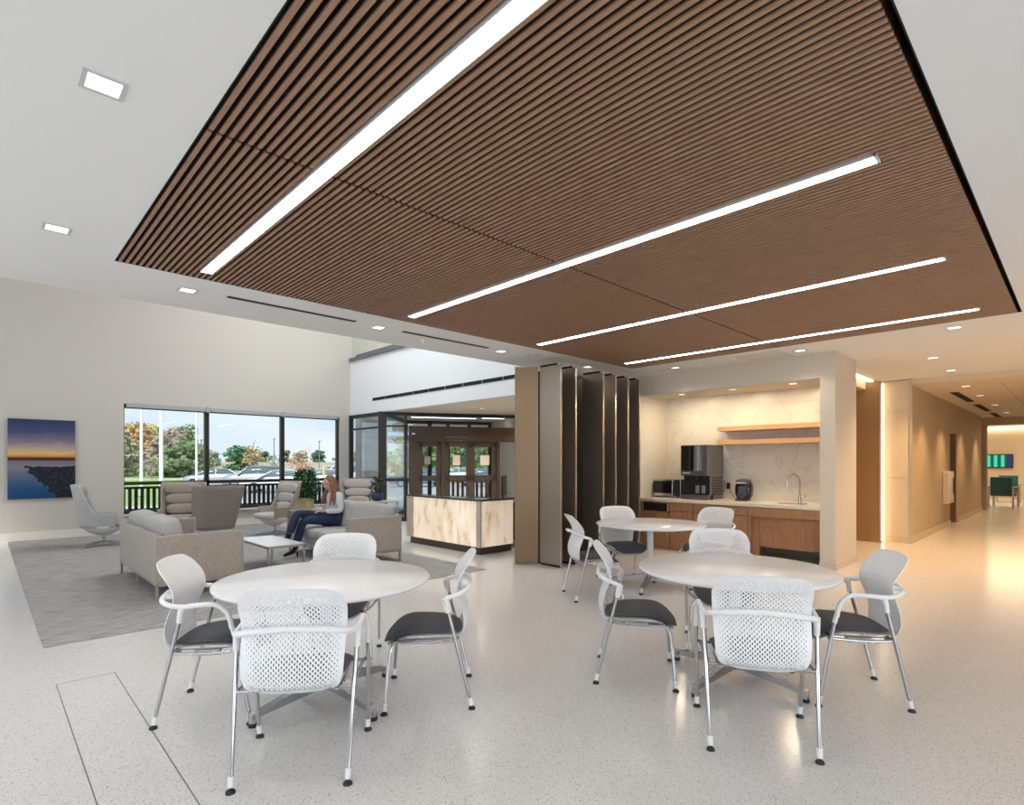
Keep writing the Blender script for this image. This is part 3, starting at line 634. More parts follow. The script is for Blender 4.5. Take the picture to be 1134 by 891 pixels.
# ice and water dispenser
M_disp = mat('dispenser_grey_metal', (.20, .19, .185), .3, .7)
t = thing('ice_dispenser', 'tall grey ice and water dispenser on the worktop', 'dispenser', (8.45, 4.46, .835))
G().rbox(.10, .56, -.235, .235, .0, .40, .006).rbox(.0, .56, -.24, .24, .39, .895, .008).rbox(.0, .2, -.235, .235, 0, .075, .006).build('casing', M_disp, t)
G().box(-.006, .002, .0, .225, .47, .885).build('dark_front_panel', mat('gloss_black_panel', (.012, .012, .014), .08), t)
G().box(-.007, .002, -.14, 0.0, .47, .885).build('mirror_front_panel', mat('mirror_panel', (.75, .75, .76), .12, .9), t)
G().box(-.008, .002, .07, .2, .425, .445).build('badge', mat('badge_white', (.75, .75, .75), .5), t)
G().box(.095, .101, -.225, .225, .08, .385).build('alcove_back', M_black, t)
for y in (-.03, -.135):
    G().cyl((.06, y, .40), (.06, y, .32), .028, .02).build('nozzle', M_black, t)
    G().rbox(.055, .075, y - .033, y + .033, .10, .23, .008).build('lever', mat('lever_grey', (.20, .22, .26), .3), t)
G().box(.02, .10, -.2, .2, .075, .082).build('drip_tray', M_black, t)
g = G()
for k in range(7): g.box(.13, .53, -.243, -.236, .08 + k * .045, .095 + k * .045)
g.build('vent_louvres', mat('louvre_dark', (.04, .038, .036), .5), t)
G().box(.115, .545, -.241, -.235, .395, .402).box(.115, .122, -.241, -.235, .05, .40).box(.538, .545, -.241, -.235, .05, .40).build('vent_frame', M_steel, t)
G().tube([(.55, -.245, .30), (.56, -.262, .27), (.56, -.262, .2), (.55, -.25, .12)], .005, 6).build('power_cord', M_black, t)
# pod coffee maker
t = thing('coffee_maker', 'black single-cup coffee maker on the worktop', 'coffee maker', (8.83, 3.80, .835), 10)
prof = []
M_cm = mat('gloss_black_plastic', (.012, .012, .016), .12)
G().sell((.03, 0, .165), (.25, .26, .33), .55, 24, 14).build('body', M_cm, t)
G().sell((-.02, 0, .305), (.27, .22, .085), .6, 24, 10).build('lid', mat('dark_grey_plastic', (.045, .045, .05), .3), t)
G().tube([(-.16, -.085, .275), (-.175, 0, .285), (-.16, .085, .275)], .012, 8).build('lid_handle', mat('silver_plastic', (.55, .55, .56), .25, .6), t)
G().rbox(-.19, .05, -.09, .09, 0, .035, .012).build('drip_tray', M_black, t)
G().box(-.108, -.10, -.06, .06, .05, .23).build('cup_bay', mat('cup_bay_dark', (.02, .03, .06), .2), t)
G().box(-.103, -.098, -.02, .02, .045, .052).build('badge', mat('badge_white', (.75, .75, .75), .5), t)
o = G().tube([(9.112, 4.18, 1.02), (9.09, 4.15, 1.0), (9.1, 4.08, .86)], .004, 6).box(9.10, 9.114, 4.15, 4.21, 1.0, 1.1).build('wall_outlet', M_black); tag(o, 'dark outlet with a short cord right of the dispenser', 'outlet')

# ================================================================== ROUND TABLES
def round_table(x, y, rz, label):
    t = thing('round_table', label, 'table', (x, y, 0), rz, 'white round tables')
    G().lathe([(.001, .709), (.590, .709), (.612, .714), (.622, .724), (.622, .731), (.616, .736), (.001, .736)], 72).build('tabletop', M_top, t)
    g = G().cyl((0, 0, .16), (0, 0, .69), .036, n=20)
    g.build('column', mat('pale_grey_column', (.66, .66, .67), .35), t)
    G().cyl((0, 0, .075), (0, 0, .17), .052, n=20).build('hub', M_satin, t)
    G().box(-.26, .26, -.05, .05, .690, .709).box(-.05, .05, -.26, .26, .690, .709).build('top_bracket', M_black, t)
    for k in range(4):
        M = Matrix.Rotation(PI / 2 * k, 4, 'Z')
        g = G(); a = [(.03, .085), (.45, .045), (.45, .070), (.03, .155)]
        n = len(a); vs = []
        for s_ in (-1, 1):
            for (u, w) in a:
                wd = .030 if u < .1 else .020
                vs.append((u, s_ * wd, w))
        g.add(vs, [(0, 1, 2, 3), (7, 6, 5, 4), (0, 4, 5, 1), (1, 5, 6, 2), (2, 6, 7, 3), (3, 7, 4, 0)], 0, False, M)
        leg = g.build('leg', M_satin, t)
        f = G().cyl((.452, 0, .022), (.452, 0, .074), .022, n=16, M=M); f.build('leg_end', M_chrome, leg)
        G().cyl((.452, 0, 0), (.452, 0, .022), .024, n=16, M=M).build('foot', M_black, leg)
    return t
TB = 8.0
round_table(1.513, 3.199, math.degrees(math.atan2(3.138 - 3.199, 1.081 - 1.513)), 'white round table at the front left, between the lounge and the camera')
round_table(3.608, 1.612, math.degrees(math.atan2(1.18 - 1.612, 3.526 - 3.608)) + 5, 'white round table at the front right, nearest the corridor')
round_table(5.60, 3.50, 20, 'white round table farthest back, in front of the kitchenette')

# ================================================================== CHAIRS
PROF = [(.400, -.165), (.408, -.200), (.425, -.225), (.46, -.238), (.51, -.240), (.56, -.232), (.61, -.213), (.65, -.197), (.69, -.188), (.73, -.192), (.77, -.208), (.81, -.234), (.85, -.260), (.89, -.284)]
def prof_y(z):
    for (z0, y0), (z1, y1) in zip(PROF, PROF[1:]):
        if z <= z1: return y0 + (y1 - y0) * max(0, (z - z0)) / (z1 - z0)
    return PROF[-1][1]
def shell_pt(x, z, off):
    tp = .915 + .085 * min(1, max(0, (z - .42) / .36)); u = x / .236
    cv = .034 - .010 * min(1, max(0, (z - .7) / .15))
    dydx = 2 * cv * u / .236
    nl = math.sqrt(1 + dydx * dydx)
    return (x * tp - off * dydx / nl * -1 * -1, prof_y(z) + cv * u * u + off / nl, z)
def perforated_shell():
    g = G(); p = .0118; N = 20; W = N * p; r = .085; T = .0028
    def zt(x):
        a = abs(x); c = .886 - .018 * (a / W) ** 2
        if a > W - r: c -= r - math.sqrt(max(0, r * r - (a - (W - r)) ** 2))
        return c
    def zb(x):
        a = abs(x); rr = .075; c = .404
        if a > W - rr: c += rr - math.sqrt(max(0, rr * rr - (a - (W - rr)) ** 2))
        return c
    def both(poly):  # poly in (x,z), front and back faces
        k = len(poly)
        g.add([shell_pt(x, z, T) for x, z in poly], [tuple(range(k))], 0, False)
        g.add([shell_pt(x, z, -T) for x, z in poly], [tuple(range(k - 1, -1, -1))], 0, False)
    def wall(a, b):
        g.add([shell_pt(*a, T), shell_pt(*b, T), shell_pt(*b, -T), shell_pt(*a, -T)], [(0, 1, 2, 3)], 0, False)
    h = .0115
    for i in range(-N, N):
        x0 = i * p; x1 = x0 + p; xm = (x0 + x1) / 2
        t0, t1, b0, b1 = zt(x0), zt(x1), zb(x0), zb(x1)
        edge = min(i + N, N - 1 - i)
        lo = max(b0, b1) + .018; hi = min(t0, t1) - .018
        cells = []
        if edge >= 2:
            k0 = math.ceil((lo - (h if i % 2 else 0) - h) / (2 * h)); c = (2 * h) * (k0 + (1 if False else 0)) + (h if i % 2 else 0)
            while c - h < lo: c += 2 * h
            while c + h <= hi: cells.append(c); c += 2 * h
        def fill(za0, za1, zb0_, zb1_):  # left bottom,right bottom -> left top,right top
            m = max(1, int(max(zb0_ - za0, zb1_ - za1) / .03 + .5))
            for k in range(m):
                f0 = k / m; f1 = (k + 1) / m
                both([(x0, za0 + (zb0_ - za0) * f0), (x1, za1 + (zb1_ - za1) * f0), (x1, za1 + (zb1_ - za1) * f1), (x0, za0 + (zb0_ - za0) * f1)])
        if cells:
            fill(b0, b1, cells[0] - h, cells[0] - h); fill(cells[-1] + h, cells[-1] + h, t0, t1)
        else: fill(b0, b1, t0, t1)
        for c in cells:
            s_ = min(1, .55 + .1 * (edge - 2)) * min(1, .6 + (c - lo) * 8) * min(1, .6 + (hi - c) * 8)
            hw = p * .33 * s_; hh = h * .60 * s_
            o = [(x0, c - h), (xm, c - h), (x1, c - h), (x1, c), (x1, c + h), (xm, c + h), (x0, c + h), (x0, c)]
            q = [(xm + hw * math.cos(t) , c + hh * math.sin(t)) for t in [R(a) for a in (225, 270, 315, 0, 45, 90, 135, 180)]]
            for k in range(8):
                k2 = (k + 1) % 8; both([o[k], o[k2], q[k2], q[k]]); wall(q[k], q[k2])
        wall((x0, t0), (x1, t1)); wall((x1, b1), (x0, b0))
    for s_ in (-1, 1):
        x = s_ * W; a, b = zb(x), zt(x); m = 12
        for k in range(m): wall((x, a + (b - a) * k / m), (x, a + (b - a) * (k + 1) / m))
    return g
def pad(a, yb, yf, ztop, th, wfront=1.0, n=44, rings=7):
    """upholstered seat pad: rounded outline, waterfall front"""
    g = G(); vs = []; fs = []
    cy = (yb + yf) / 2; b = (yf - yb) / 2
    def zc(y):
        v = (y - yb) / (yf - yb)
        z = ztop - .012 * (1 - min(1, v / .6)) ** 1 
        if v > .62: z -= .075 * ((v - .62) / .38) ** 2.2
        return z + .010 * math.sin(PI * min(1, v / .9))
    for side in (1, -1):
        base = len(vs)
        for i in range(rings + 1):
            rho = i / rings
            for k in range(n):
                t = 2 * PI * k / n; c, s_ = math.cos(t), math.sin(t)
                x = a * rho * math.copysign(abs(c) ** .52, c); y = cy + b * rho * math.copysign(abs(s_) ** .6, s_)
                x *= (.90 + .10 * min(1, max(0, (y - yb) / (.6 * (yf - yb)))))
                z = zc(y) + (0 if side > 0 else -th) * (1 - rho ** 8) - (th * .55 if side > 0 else th * .45 * 0) * (rho ** 6) * (1 if side > 0 else 0)
                if side < 0: z = zc(y) - th + (th * .45) * rho ** 6
                vs.append((x, y, z))
        for i in range(rings):
            for k in range(n):
                q = (base + i * n + k, base + i * n + (k + 1) % n, base + (i + 1) * n + (k + 1) % n, base + (i + 1) * n + k)
                fs.append(q if side < 0 else q[::-1])
    return g.add(vs, fs, 0, True)
SHELL = perforated_shell()
def make_chair(armed, label):
    t = thing('stacking_armchair' if armed else 'stacking_chair', label, 'chair', group='white perforated cafe chairs')
    SHELL.build('backrest', M_white, t)
    pad(.222, -.195, .272, .462, .046).build('seat', M_seat, t)
    pad(.218, -.215, .255, .424, .014).build('seat_shell', M_white, t)
    if armed:
        half = [(.287, .160, .535), (.286, .150, .585), (.283, .125, .630), (.279, .075, .662), (.276, -.01, .662), (.270, -.10, .655), (.252, -.175, .665), (.205, -.224, .682), (.10, -.239, .695), (0, -.241, .698)]
    else:
        half = [(.268, -.104, .585), (.270, -.090, .625), (.270, -.105, .652), (.258, -.172, .672), (.212, -.224, .694), (.10, -.241, .706), (0, -.243, .710)]
    pts = half + [(-x, y, z) for x, y, z in half[-2::-1]]
    g = G().tube(pts, .0125, 10, sub=5, ry=1.15)
    for s_ in (-1, 1):
        g.tube([(s_ * .270, -.09, .652), (s_ * .270, -.104, .62), (s_ * .268, -.11, .57)], [.021, .016, .0145], 10, sub=3)
        if armed: g.tube([(s_ * .287, .158, .555), (s_ * .286, .172, .50)], [.0135, .0140], 10, sub=1)
        g.box(s_ * .12 - .02, s_ * .12 + .02, -.30, -.225, .685, .703) if False else None
    # lugs that clamp the shell to the hoop
    for s_ in (-1, 1): g.rbox(s_ * .150 - .02, s_ * .150 + .02, -.236, -.18, .675, .70, .008)
    g.build('arm_hoop' if armed else 'back_hoop', M_white, t)
    f = G()
    for s_ in (-1, 1):
        if armed:
            f.tube([(s_ * .252, -.16, .402), (s_ * .252, .0, .392), (s_ * .262, .18, .402), (s_ * .276, .195, .41)], .009, 8)
        else:
            f.tube([(s_ * .252, -.16, .402), (s_ * .240, .0, .392), (s_ * .215, .15, .388), (s_ * .20, .195, .392)], .009, 8)
        f.box(s_ * .19 - .012, s_ * .19 + .012, -.17, .17, .392, .402)
    f.tube([(-.25, -.155, .400), (.25, -.155, .400)], .009, 8, sub=1)
    f.tube([(-.20, .165, .394), (.20, .165, .394)] if not armed else [(-.27, .18, .404), (.27, .18, .404)], .009, 8, sub=1)
    f.build('seat_frame', M_chrome, t)
    G().rbox(-.235, -.205, -.06, .08, .372, .40, .006).rbox(.205, .235, -.06, .08, .372, .40, .006).build('seat_clip', M_white, t)
    def leg(p):
        l = G().tube(p, .0108, 10, sub=4 if len(p) > 2 else 1).build('leg', M_chrome, t)
        a = Vector(p[-1]); d = (Vector(p[-1]) - Vector(p[-2])).normalized()
        G().cyl(a - d * .022, a + d * .022, .0138, .0128, 12).build('leg_sleeve', M_white, l)
        G().lathe([(.010, .016), (.017, .012), (.021, .006), (.021, 0)], 14, M=Matrix.Translation((a.x + d.x * .03, a.y + d.y * .03, 0))).build('glide', M_black, l)
    for s_ in (-1, 1):
        leg([(s_ * .268, -.108, .592), (s_ * .2475, -.241, .045)])
        if armed: leg([(s_ * .286, .168, .52), (s_ * .276, .247, .045)])
        else: leg([(s_ * .185, .19, .390), (s_ * .215, .203, .386), (s_ * .236, .216, .355), (s_ * .246, .225, .30), (s_ * .272, .247, .045)])
    return t
ca = make_chair(True, 'white perforated armchair seen from behind at the front left table')
ca.location = (1.126, 2.626, 0); ca.rotation_euler = (0, 0, R(-36.1))
cs = make_chair(False, 'white armless chair on the right of the front left table, seat facing left')
cs.location = (2.016, 2.825, 0); cs.rotation_euler = (0, 0, R(52.3))
GC = 'white perforated cafe chairs'
copy_thing(ca, 'white armchair at the far left of the front left table, beside the sofa', (1.014, 3.546, 0), -124.3, GC)
copy_thing(ca, 'white perforated armchair seen from behind at the front right table', (2.965, 1.216, 0), -58.3, GC)
copy_thing(ca, 'white armchair on the right of the front right table, nearest the corridor', (3.921, 1.034, 0), 34.5, GC)
copy_thing(cs, 'white chair behind the front left table, facing the camera, before the coffee table', (1.894, 3.785, 0), 141, GC)
copy_thing(cs, 'white armless chair on the left of the front right table, seat facing right', (3.224, 2.136, 0), -146.2, GC)
copy_thing(cs, 'white chair behind the front right table, facing the camera', (4.22, 1.99, 0), 122, GC)
copy_thing(cs, 'white chair at the left of the farthest round table, seen side-on', (4.751, 3.689, 0), -124.5, GC)
copy_thing(cs, 'white chair facing the camera behind the farthest round table, before the bronze fins', (5.70, 3.936, 0), 149, GC)
copy_thing(cs, 'white chair right of the farthest round table, before the walnut cabinets', (6.33, 3.17, 0), 85, GC)

# ================================================================== LOUNGE
M_tweed = mat('taupe_tweed', (.43, .38, .325), .9, noise=(45, .16), bump=(260, .3), sheen=.2)
M_cushion = mat('light_grey_upholstery', (.44, .425, .405), .9, noise=(30, .06), bump=(200, .15), sheen=.2)
M_rail = mat('sofa_steel', (.48, .46, .44), .3, .9)
def sofa(loc, rz, label):
    t = thing('two_seat_sofa', label, 'sofa', loc, rz, 'grey tweed sofas'); W = 1.01
    G().rbox(-W + .061, W - .061, -.43, -.355, .155, .68, .012).build('back_panel', M_tweed, t)
    for s_ in (-1, 1):
        a = G().rbox(s_ * (W - .03) - .03, s_ * (W - .03) + .03, -.43, .43, .155, .665, .012).build('arm_panel', M_tweed, t)
        G().box(s_ * (W - .001) - .004, s_ * (W - .001) + .004, -.432, .432, .148, .157).box(s_ * (W - .03) - .033, s_ * (W - .03) + .033, .424, .436, .155, .665).build('arm_trim', M_rail, a)
    G().rbox(-W + .06, W - .06, -.36, .40, .16, .29, .02).build('seat_base', M_cushion, t)
    for s_ in (-1, 1):
        G().sell((s_ * .472, .06, .352), (.95, .76, .15), .22, 28, 12).build('seat_cushion', M_cushion, t)
        M = Matrix.Translation((s_ * .472, -.235, .60)) @ Matrix.Rotation(R(10), 4, 'X')
        G().sell((0, 0, 0), (.945, .22, .46), .30, 28, 14, M=M).build('back_cushion', M_cushion, t)
    G().box(-W + .01, W - .01, -.42, -.39, .135, .155).box(-W + .01, W - .01, .39, .42, .135, .155).box(-W + .01, -W + .04, -.42, .42, .135, .155).box(W - .04, W - .01, -.42, .42, .135, .155).build('base_rail', M_rail, t)
    for x in (-W + .025, 0, W - .025):
        for y in (-.41, .41): G().box(x - .013, x + .013, y - .013, y + .013, 0, .136).build('leg', M_rail, t)
    return t
sofa((1.73, 7.68, .006), -90, 'grey tweed sofa at the left with its back and side to the camera')
sofa((4.03, 7.97, .006), 90, 'grey tweed sofa on which the woman sits, facing left')
t = thing('coffee_table', 'low white-topped coffee table with slim metal frame between the sofas', 'coffee table', (2.895, 7.84, .006))
G().box(-.242, .242, -.578, .578, .340, .352).build('top', M_top, t)
G().box(-.247, .247, -.583, -.571, .318, .3495).box(-.247, .247, .571, .583, .318, .3495).box(-.247, -.235, -.583, .583, .318, .3495).box(.235, .247, -.583, .583, .318, .3495).build('frame', M_rail, t)
for sx in (-1, 1):
    for sy in (-1, 1): G().box(sx * .234 - .012, sx * .234 + .012, sy * .570 - .012, sy * .570 + .012, 0, .32).build('leg', M_rail, t)

M_shell = mat('beige_felt_shell', (.38, .32, .26), .8, noise=(40, .06))
M_pad = mat('beige_leather_pad', (.36, .295, .24), .5, noise=(8, .06))
M_grey_shell = mat('white_underside_shell', (.70, .70, .69), .4)
def lounge_chair(label, loc, rz, pad_mat=None, shell_mat=None):
    t = thing('lounge_chair', label, 'lounge chair', loc, rz, 'high-backed swivel lounge chairs')
    pm = pad_mat or M_pad; sm = shell_mat or M_shell
    # wrap-around shell
    n = 36; m = 10; vs = []; fs = []
    def rim(a):   # a in -1..1 ; height of rim
        k = abs(a)
        if k < .48: return 1.06
        return .56 + .50 * (1 - min(1, (k - .48) / .24)) ** 1.2
    def P(a, f, off):
        k = abs(a); th = a * R(118)
        z0 = .33; zt_ = rim(a); z = z0 + (zt_ - z0) * f
        rx = .285 + .165 * min(1, f * (zt_ - z0) / .72) ** .9; ry = .30 + .13 * f * (zt_ - z0) / .72
        sx = math.sin(th); cx_ = math.cos(th)
        x = (rx + off) * math.copysign(abs(sx) ** .62, sx); y = -(ry + off) * math.copysign(abs(cx_) ** .62, cx_) - .02
        if k > .7: y = y + .0
        return (x, y, z)
    for off in (0, -.028):
        for j in range(m + 1):
            for i in range(n + 1): vs.append(P(-1 + 2 * i / n, j / m, off))
    c = (m + 1) * (n + 1)
    for j in range(m):
        for i in range(n):
            q = (j * (n + 1) + i, j * (n + 1) + i + 1, (j + 1) * (n + 1) + i + 1, (j + 1) * (n + 1) + i); fs.append(q); fs.append(tuple(c + k for k in q[::-1]))
    for i in range(n):
        a = m * (n + 1) + i; fs.append((a, a + 1, c + a + 1, c + a)); fs.append((i + 1, i, c + i, c + i + 1))
    for j in range(m):
        for i in (0, n): a = j * (n + 1) + i; b = a + n + 1; fs.append((a, b, c + b, c + a))
    G().add(vs, fs, 0, True).build('shell', sm, t, fixn=True)
    G().sell((0, .06, .385), (.56, .60, .13), .45, 28, 10).build('seat_cushion', pm, t)
    for k, (z, y, w) in enumerate(((.545, -.205, .54), (.735, -.255, .60), (.925, -.295, .66))):
        M = Matrix.Translation((0, y, z)) @ Matrix.Rotation(R(8), 4, 'X')
        G().sell((0, 0, 0), (w, .12, .205), .5, 28, 10, M=M).build('back_cushion', pm, t)
    G().lathe([(.001, .17), (.10, .19), (.22, .25), (.30, .33), (.30, .35), (.001, .35)], 28).build('underside', M_grey_shell, t)
    G().cyl((0, 0, .05), (0, 0, .2), .025, n=14).build('post', M_chrome, t)
    for k in range(4):
        a = R(45 + 90 * k); G().tube([(0, 0, .075), (.15 * math.cos(a), .15 * math.sin(a), .06), (.33 * math.cos(a), .33 * math.sin(a), .016)], [.022, .016, .012], 8, ry=.6).cyl((.33 * math.cos(a), .33 * math.sin(a), 0), (.33 * math.cos(a), .33 * math.sin(a), .02), .016).build('base_leg', M_satin, t)
    return t
M_pad_grey = mat('warm_grey_pad', (.50, .47, .44), .55, noise=(8, .05))
lounge_chair('grey-backed lounge chair at the far left, turned right, beside the sunset picture', (1.54, 11.81, .006), -100, None, mat('light_grey_shell', (.50, .50, .49), .7))
lounge_chair('beige lounge chair with padded rolls facing the camera, below the flagpoles window', (2.72, 11.95, .006), 152)
lounge_chair('taupe lounge chair with its smooth back to the camera, in the middle of the lounge', (2.83, 10.2, .006), 0, None, mat('taupe_shell', (.27, .23, .20), .7))
lounge_chair('pale lounge chair beside the potted plant, turned left', (4.25, 11.25, .006), 98, M_pad_grey)
lounge_chair('pale lounge chair in the corner behind the woman, by the dark window frame', (6.35, 11.8, .006), 150, mat('mauve_grey_pad', (.42, .37, .34), .55), mat('mauve_shell', (.40, .35, .32), .7))

def plant(t, h, r, n, leafmat, z0, size=.07, seed=1, squash=1.0):
    rnd = random.Random(seed); g = G(); st = G()
    for k in range(n // 22):
        a = rnd.uniform(0, 2 * PI); rr = r * rnd.random() ** .5
        st.tube([(rr * .2 * math.cos(a), rr * .2 * math.sin(a), z0), (rr * .6 * math.cos(a), rr * .6 * math.sin(a), z0 + h * .5), (rr * math.cos(a), rr * math.sin(a), z0 + h * rnd.uniform(.75, 1))], .004, 5, sub=2)
    for k in range(n):
        a = rnd.uniform(0, 2 * PI); f = rnd.random(); rr = r * rnd.random() ** .5 * (.65 + .5 * math.sin(PI * min(1, f * 1.1)))
        c = Vector((rr * math.cos(a) * squash, rr * math.sin(a), z0 + h * f)); s_ = size * rnd.uniform(.6, 1.2)
        M = Matrix.Translation(c) @ Matrix.Rotation(a, 4, 'Z') @ Matrix.Rotation(rnd.uniform(-1.1, .6), 4, 'Y') @ Matrix.Rotation(rnd.uniform(-.7, .7), 4, 'X')
        g.add([(0, 0, 0), (.5 * s_, -.3 * s_, .06 * s_), (s_, 0, 0), (.5 * s_, .3 * s_, .06 * s_)], [(0, 1, 2, 3)], 0, False, M)
    f = g.build('foliage', leafmat, t); f['kind'] = 'stuff'; st.build('stems', mat('plant_stem', (.10, .12, .04), .7), t)
M_leaf = mat('dark_green_leaf', (.045, .14, .04), .45, noise=(6, .3))
t = thing('side_table', 'white side table under the potted plant, behind the woman', 'side table', (5.22, 11.98, .006))
G().rbox(-.36, .36, -.28, .28, .40, .425, .006).build('top', M_top, t)
for sx in (-1, 1):
    for sy in (-1, 1): G().box(sx * .33 - .013, sx * .33 + .013, sy * .25 - .013, sy * .25 + .013, 0, .401).build('leg', M_rail, t)
t = thing('potted_plant', 'bushy green plant in a ribbed straw-coloured planter beside the woman', 'plant', (5.17, 11.96, .432), 44)
g = G()
for k in range(9): g.rbox(-.20 - (.006 if k % 2 else 0), .20 + (.006 if k % 2 else 0), -.12, .12, k * .027, k * .027 + .026, .004)
g.build('planter', mat('straw_weave', (.56, .46, .27), .8, noise=(30, .15)), t)
plant(t, .60, .24, 760, M_leaf, .22, .11, 3)
t = thing('side_table', 'grey side table behind the sofa holding a dark blue pot', 'side table', (6.0, 10.35, .006))
G().rbox(-.38, .38, -.30, .30, .595, .625, .006).build('top', mat('grey_table_top', (.42, .39, .36), .4), t)
for sx in (-1, 1):
    for sy in (-1, 1): G().box(sx * .35 - .013, sx * .35 + .013, sy * .27 - .013, sy * .27 + .013, 0, .596).build('leg', M_rail, t)
t = thing('potted_succulent', 'dark plant in a round navy pot on the grey side table', 'plant', (6.12, 10.5, .631))
G().lathe([(.06, 0), (.12, .03), (.145, .09), (.13, .15), (.10, .18), (.085, .17)], 20).build('pot', mat('navy_glaze', (.02, .035, .10), .3), t)
plant(t, .30, .10, 90, mat('black_green_leaf', (.015, .03, .02), .5), .17, .10, 5)
# picture
def make_picture():
    m, n, b, tc, N = nodemat('sunset_over_lake_print')
    sp = N('ShaderNodeSeparateXYZ'); n.links.new(tc.outputs['Object'], sp.inputs[0])
    zr = N('ShaderNodeMapRange'); zr.inputs['From Min'].default_value = -.735; zr.inputs['From Max'].default_value = .735; n.links.new(sp.outputs['Z'], zr.inputs['Value'])
    cr = N('ShaderNodeValToRGB'); e = cr.color_ramp.elements
    cols = [(0, (.006, .05, .14)), (.14, (.015, .08, .20)), (.30, (.10, .14, .22)), (.40, (.22, .21, .27)), (.475, (.20, .15, .18)), (.49, (.012, .008, .01)), (.515, (.12, .03, .015)), (.53, (.62, .25, .07)), (.57, (.74, .48, .16)), (.63, (.50, .36, .27)), (.72, (.22, .18, .24)), (.84, (.06, .075, .16)), (1, (.02, .04, .11))]
    e[0].position = 0; e[0].color = (*cols[0][1], 1); e[1].position = 1; e[1].color = (*cols[-1][1], 1)
    for p_, c_ in cols[1:-1]: x = e.new(p_); x.color = (*c_, 1)
    wv = N('ShaderNodeTexNoise'); wv.inputs['Scale'].default_value = 3; wv.inputs['Detail'].default_value = 5
    mp = N('ShaderNodeMapping'); mp.inputs['Scale'].default_value = (1, 1, 5); n.links.new(tc.outputs['Object'], mp.inputs[0]); n.links.new(mp.outputs[0], wv.inputs['Vector'])
    ad = N('ShaderNodeMath', operation='MULTIPLY_ADD'); ad.inputs[1].default_value = .10; n.links.new(wv.outputs['Fac'], ad.inputs[0]); n.links.new(zr.outputs[0], ad.inputs[2])
    sb = N('ShaderNodeMath', operation='SUBTRACT'); sb.inputs[1].default_value = .05; n.links.new(ad.outputs[0], sb.inputs[0]); 
    gt = N('ShaderNodeMath', operation='GREATER_THAN'); gt.inputs[1].default_value = .535; n.links.new(zr.outputs[0], gt.inputs[0])
    mixv = N('ShaderNodeMix'); mixv.data_type = 'FLOAT'
    n.links.new(gt.outputs[0], mixv.inputs[0]); n.links.new(zr.outputs[0], mixv.inputs[2]); n.links.new(sb.outputs[0], mixv.inputs[3]); n.links.new(mixv.outputs[0], cr.inputs[0])
    # rocky spit at the lower right: below a curve  z < -.13 and x > edge(z)
    ns = N('ShaderNodeTexNoise'); ns.inputs['Scale'].default_value = 9; ns.inputs['Detail'].default_value = 8; n.links.new(tc.outputs['Object'], ns.inputs['Vector'])
    # edge: x - ( -0.30 + (-.15 - z)^p ) > noise
    m1 = N('ShaderNodeMath', operation='MULTIPLY_ADD'); m1.inputs[1].default_value = -.85; m1.inputs[2].default_value = -.40; n.links.new(sp.outputs['Z'], m1.inputs[0])
    m2 = N('ShaderNodeMath', operation='SUBTRACT'); n.links.new(sp.outputs['X'], m2.inputs[0]); n.links.new(m1.outputs[0], m2.inputs[1])
    m3 = N('ShaderNodeMath', operation='MULTIPLY_ADD'); m3.inputs[1].default_value = .35; m3.inputs[2].default_value = -.175; n.links.new(ns.outputs['Fac'], m3.inputs[0])
    m4 = N('ShaderNodeMath', operation='GREATER_THAN'); n.links.new(m2.outputs[0], m4.inputs[0]); n.links.new(m3.outputs[0], m4.inputs[1])
    m5 = N('ShaderNodeMath', operation='MULTIPLY_ADD'); m5.inputs[1].default_value = .10; m5.inputs[2].default_value = -.19; n.links.new(ns.outputs['Fac'], m5.inputs[0])
    m6 = N('ShaderNodeMath', operation='LESS_THAN'); n.links.new(sp.outputs['Z'], m6.inputs[0]); n.links.new(m5.outputs[0], m6.inputs[1])
    m7 = N('ShaderNodeMath', operation='MULTIPLY'); n.links.new(m4.outputs[0], m7.inputs[0]); n.links.new(m6.outputs[0], m7.inputs[1])
    rk = N('ShaderNodeTexVoronoi'); rk.inputs['Scale'].default_value = 26; n.links.new(tc.outputs['Object'], rk.inputs['Vector'])
    rr = N('ShaderNodeValToRGB'); rr.color_ramp.elements[0].position = .25; rr.color_ramp.elements[0].color = (.003, .005, .009, 1); rr.color_ramp.elements[1].color = (.022, .028, .045, 1); n.links.new(rk.outputs['Distance'], rr.inputs[0])
    rr.color_ramp.elements[1].position = .75
    mx = N('ShaderNodeMixRGB'); n.links.new(m7.outputs[0], mx.inputs[0]); n.links.new(cr.outputs[0], mx.inputs[1]); n.links.new(rr.outputs[0], mx.inputs[2])
    n.links.new(mx.outputs[0], b.inputs['Base Color']); b.inputs['Roughness'].default_value = .6; b.inputs['Specular IOR Level'].default_value = .25
    return m
t = thing('wall_picture', 'large sunset-over-water photograph on the lounge wall', 'picture', (.834, 13.52, 1.51))
G().box(-.4815, .4815, -.02, .0, -.735, .735).build('print', make_picture(), t)
G().box(-.478, .478, 0, .03, -.73, .73).build('backing_frame', M_black, t)

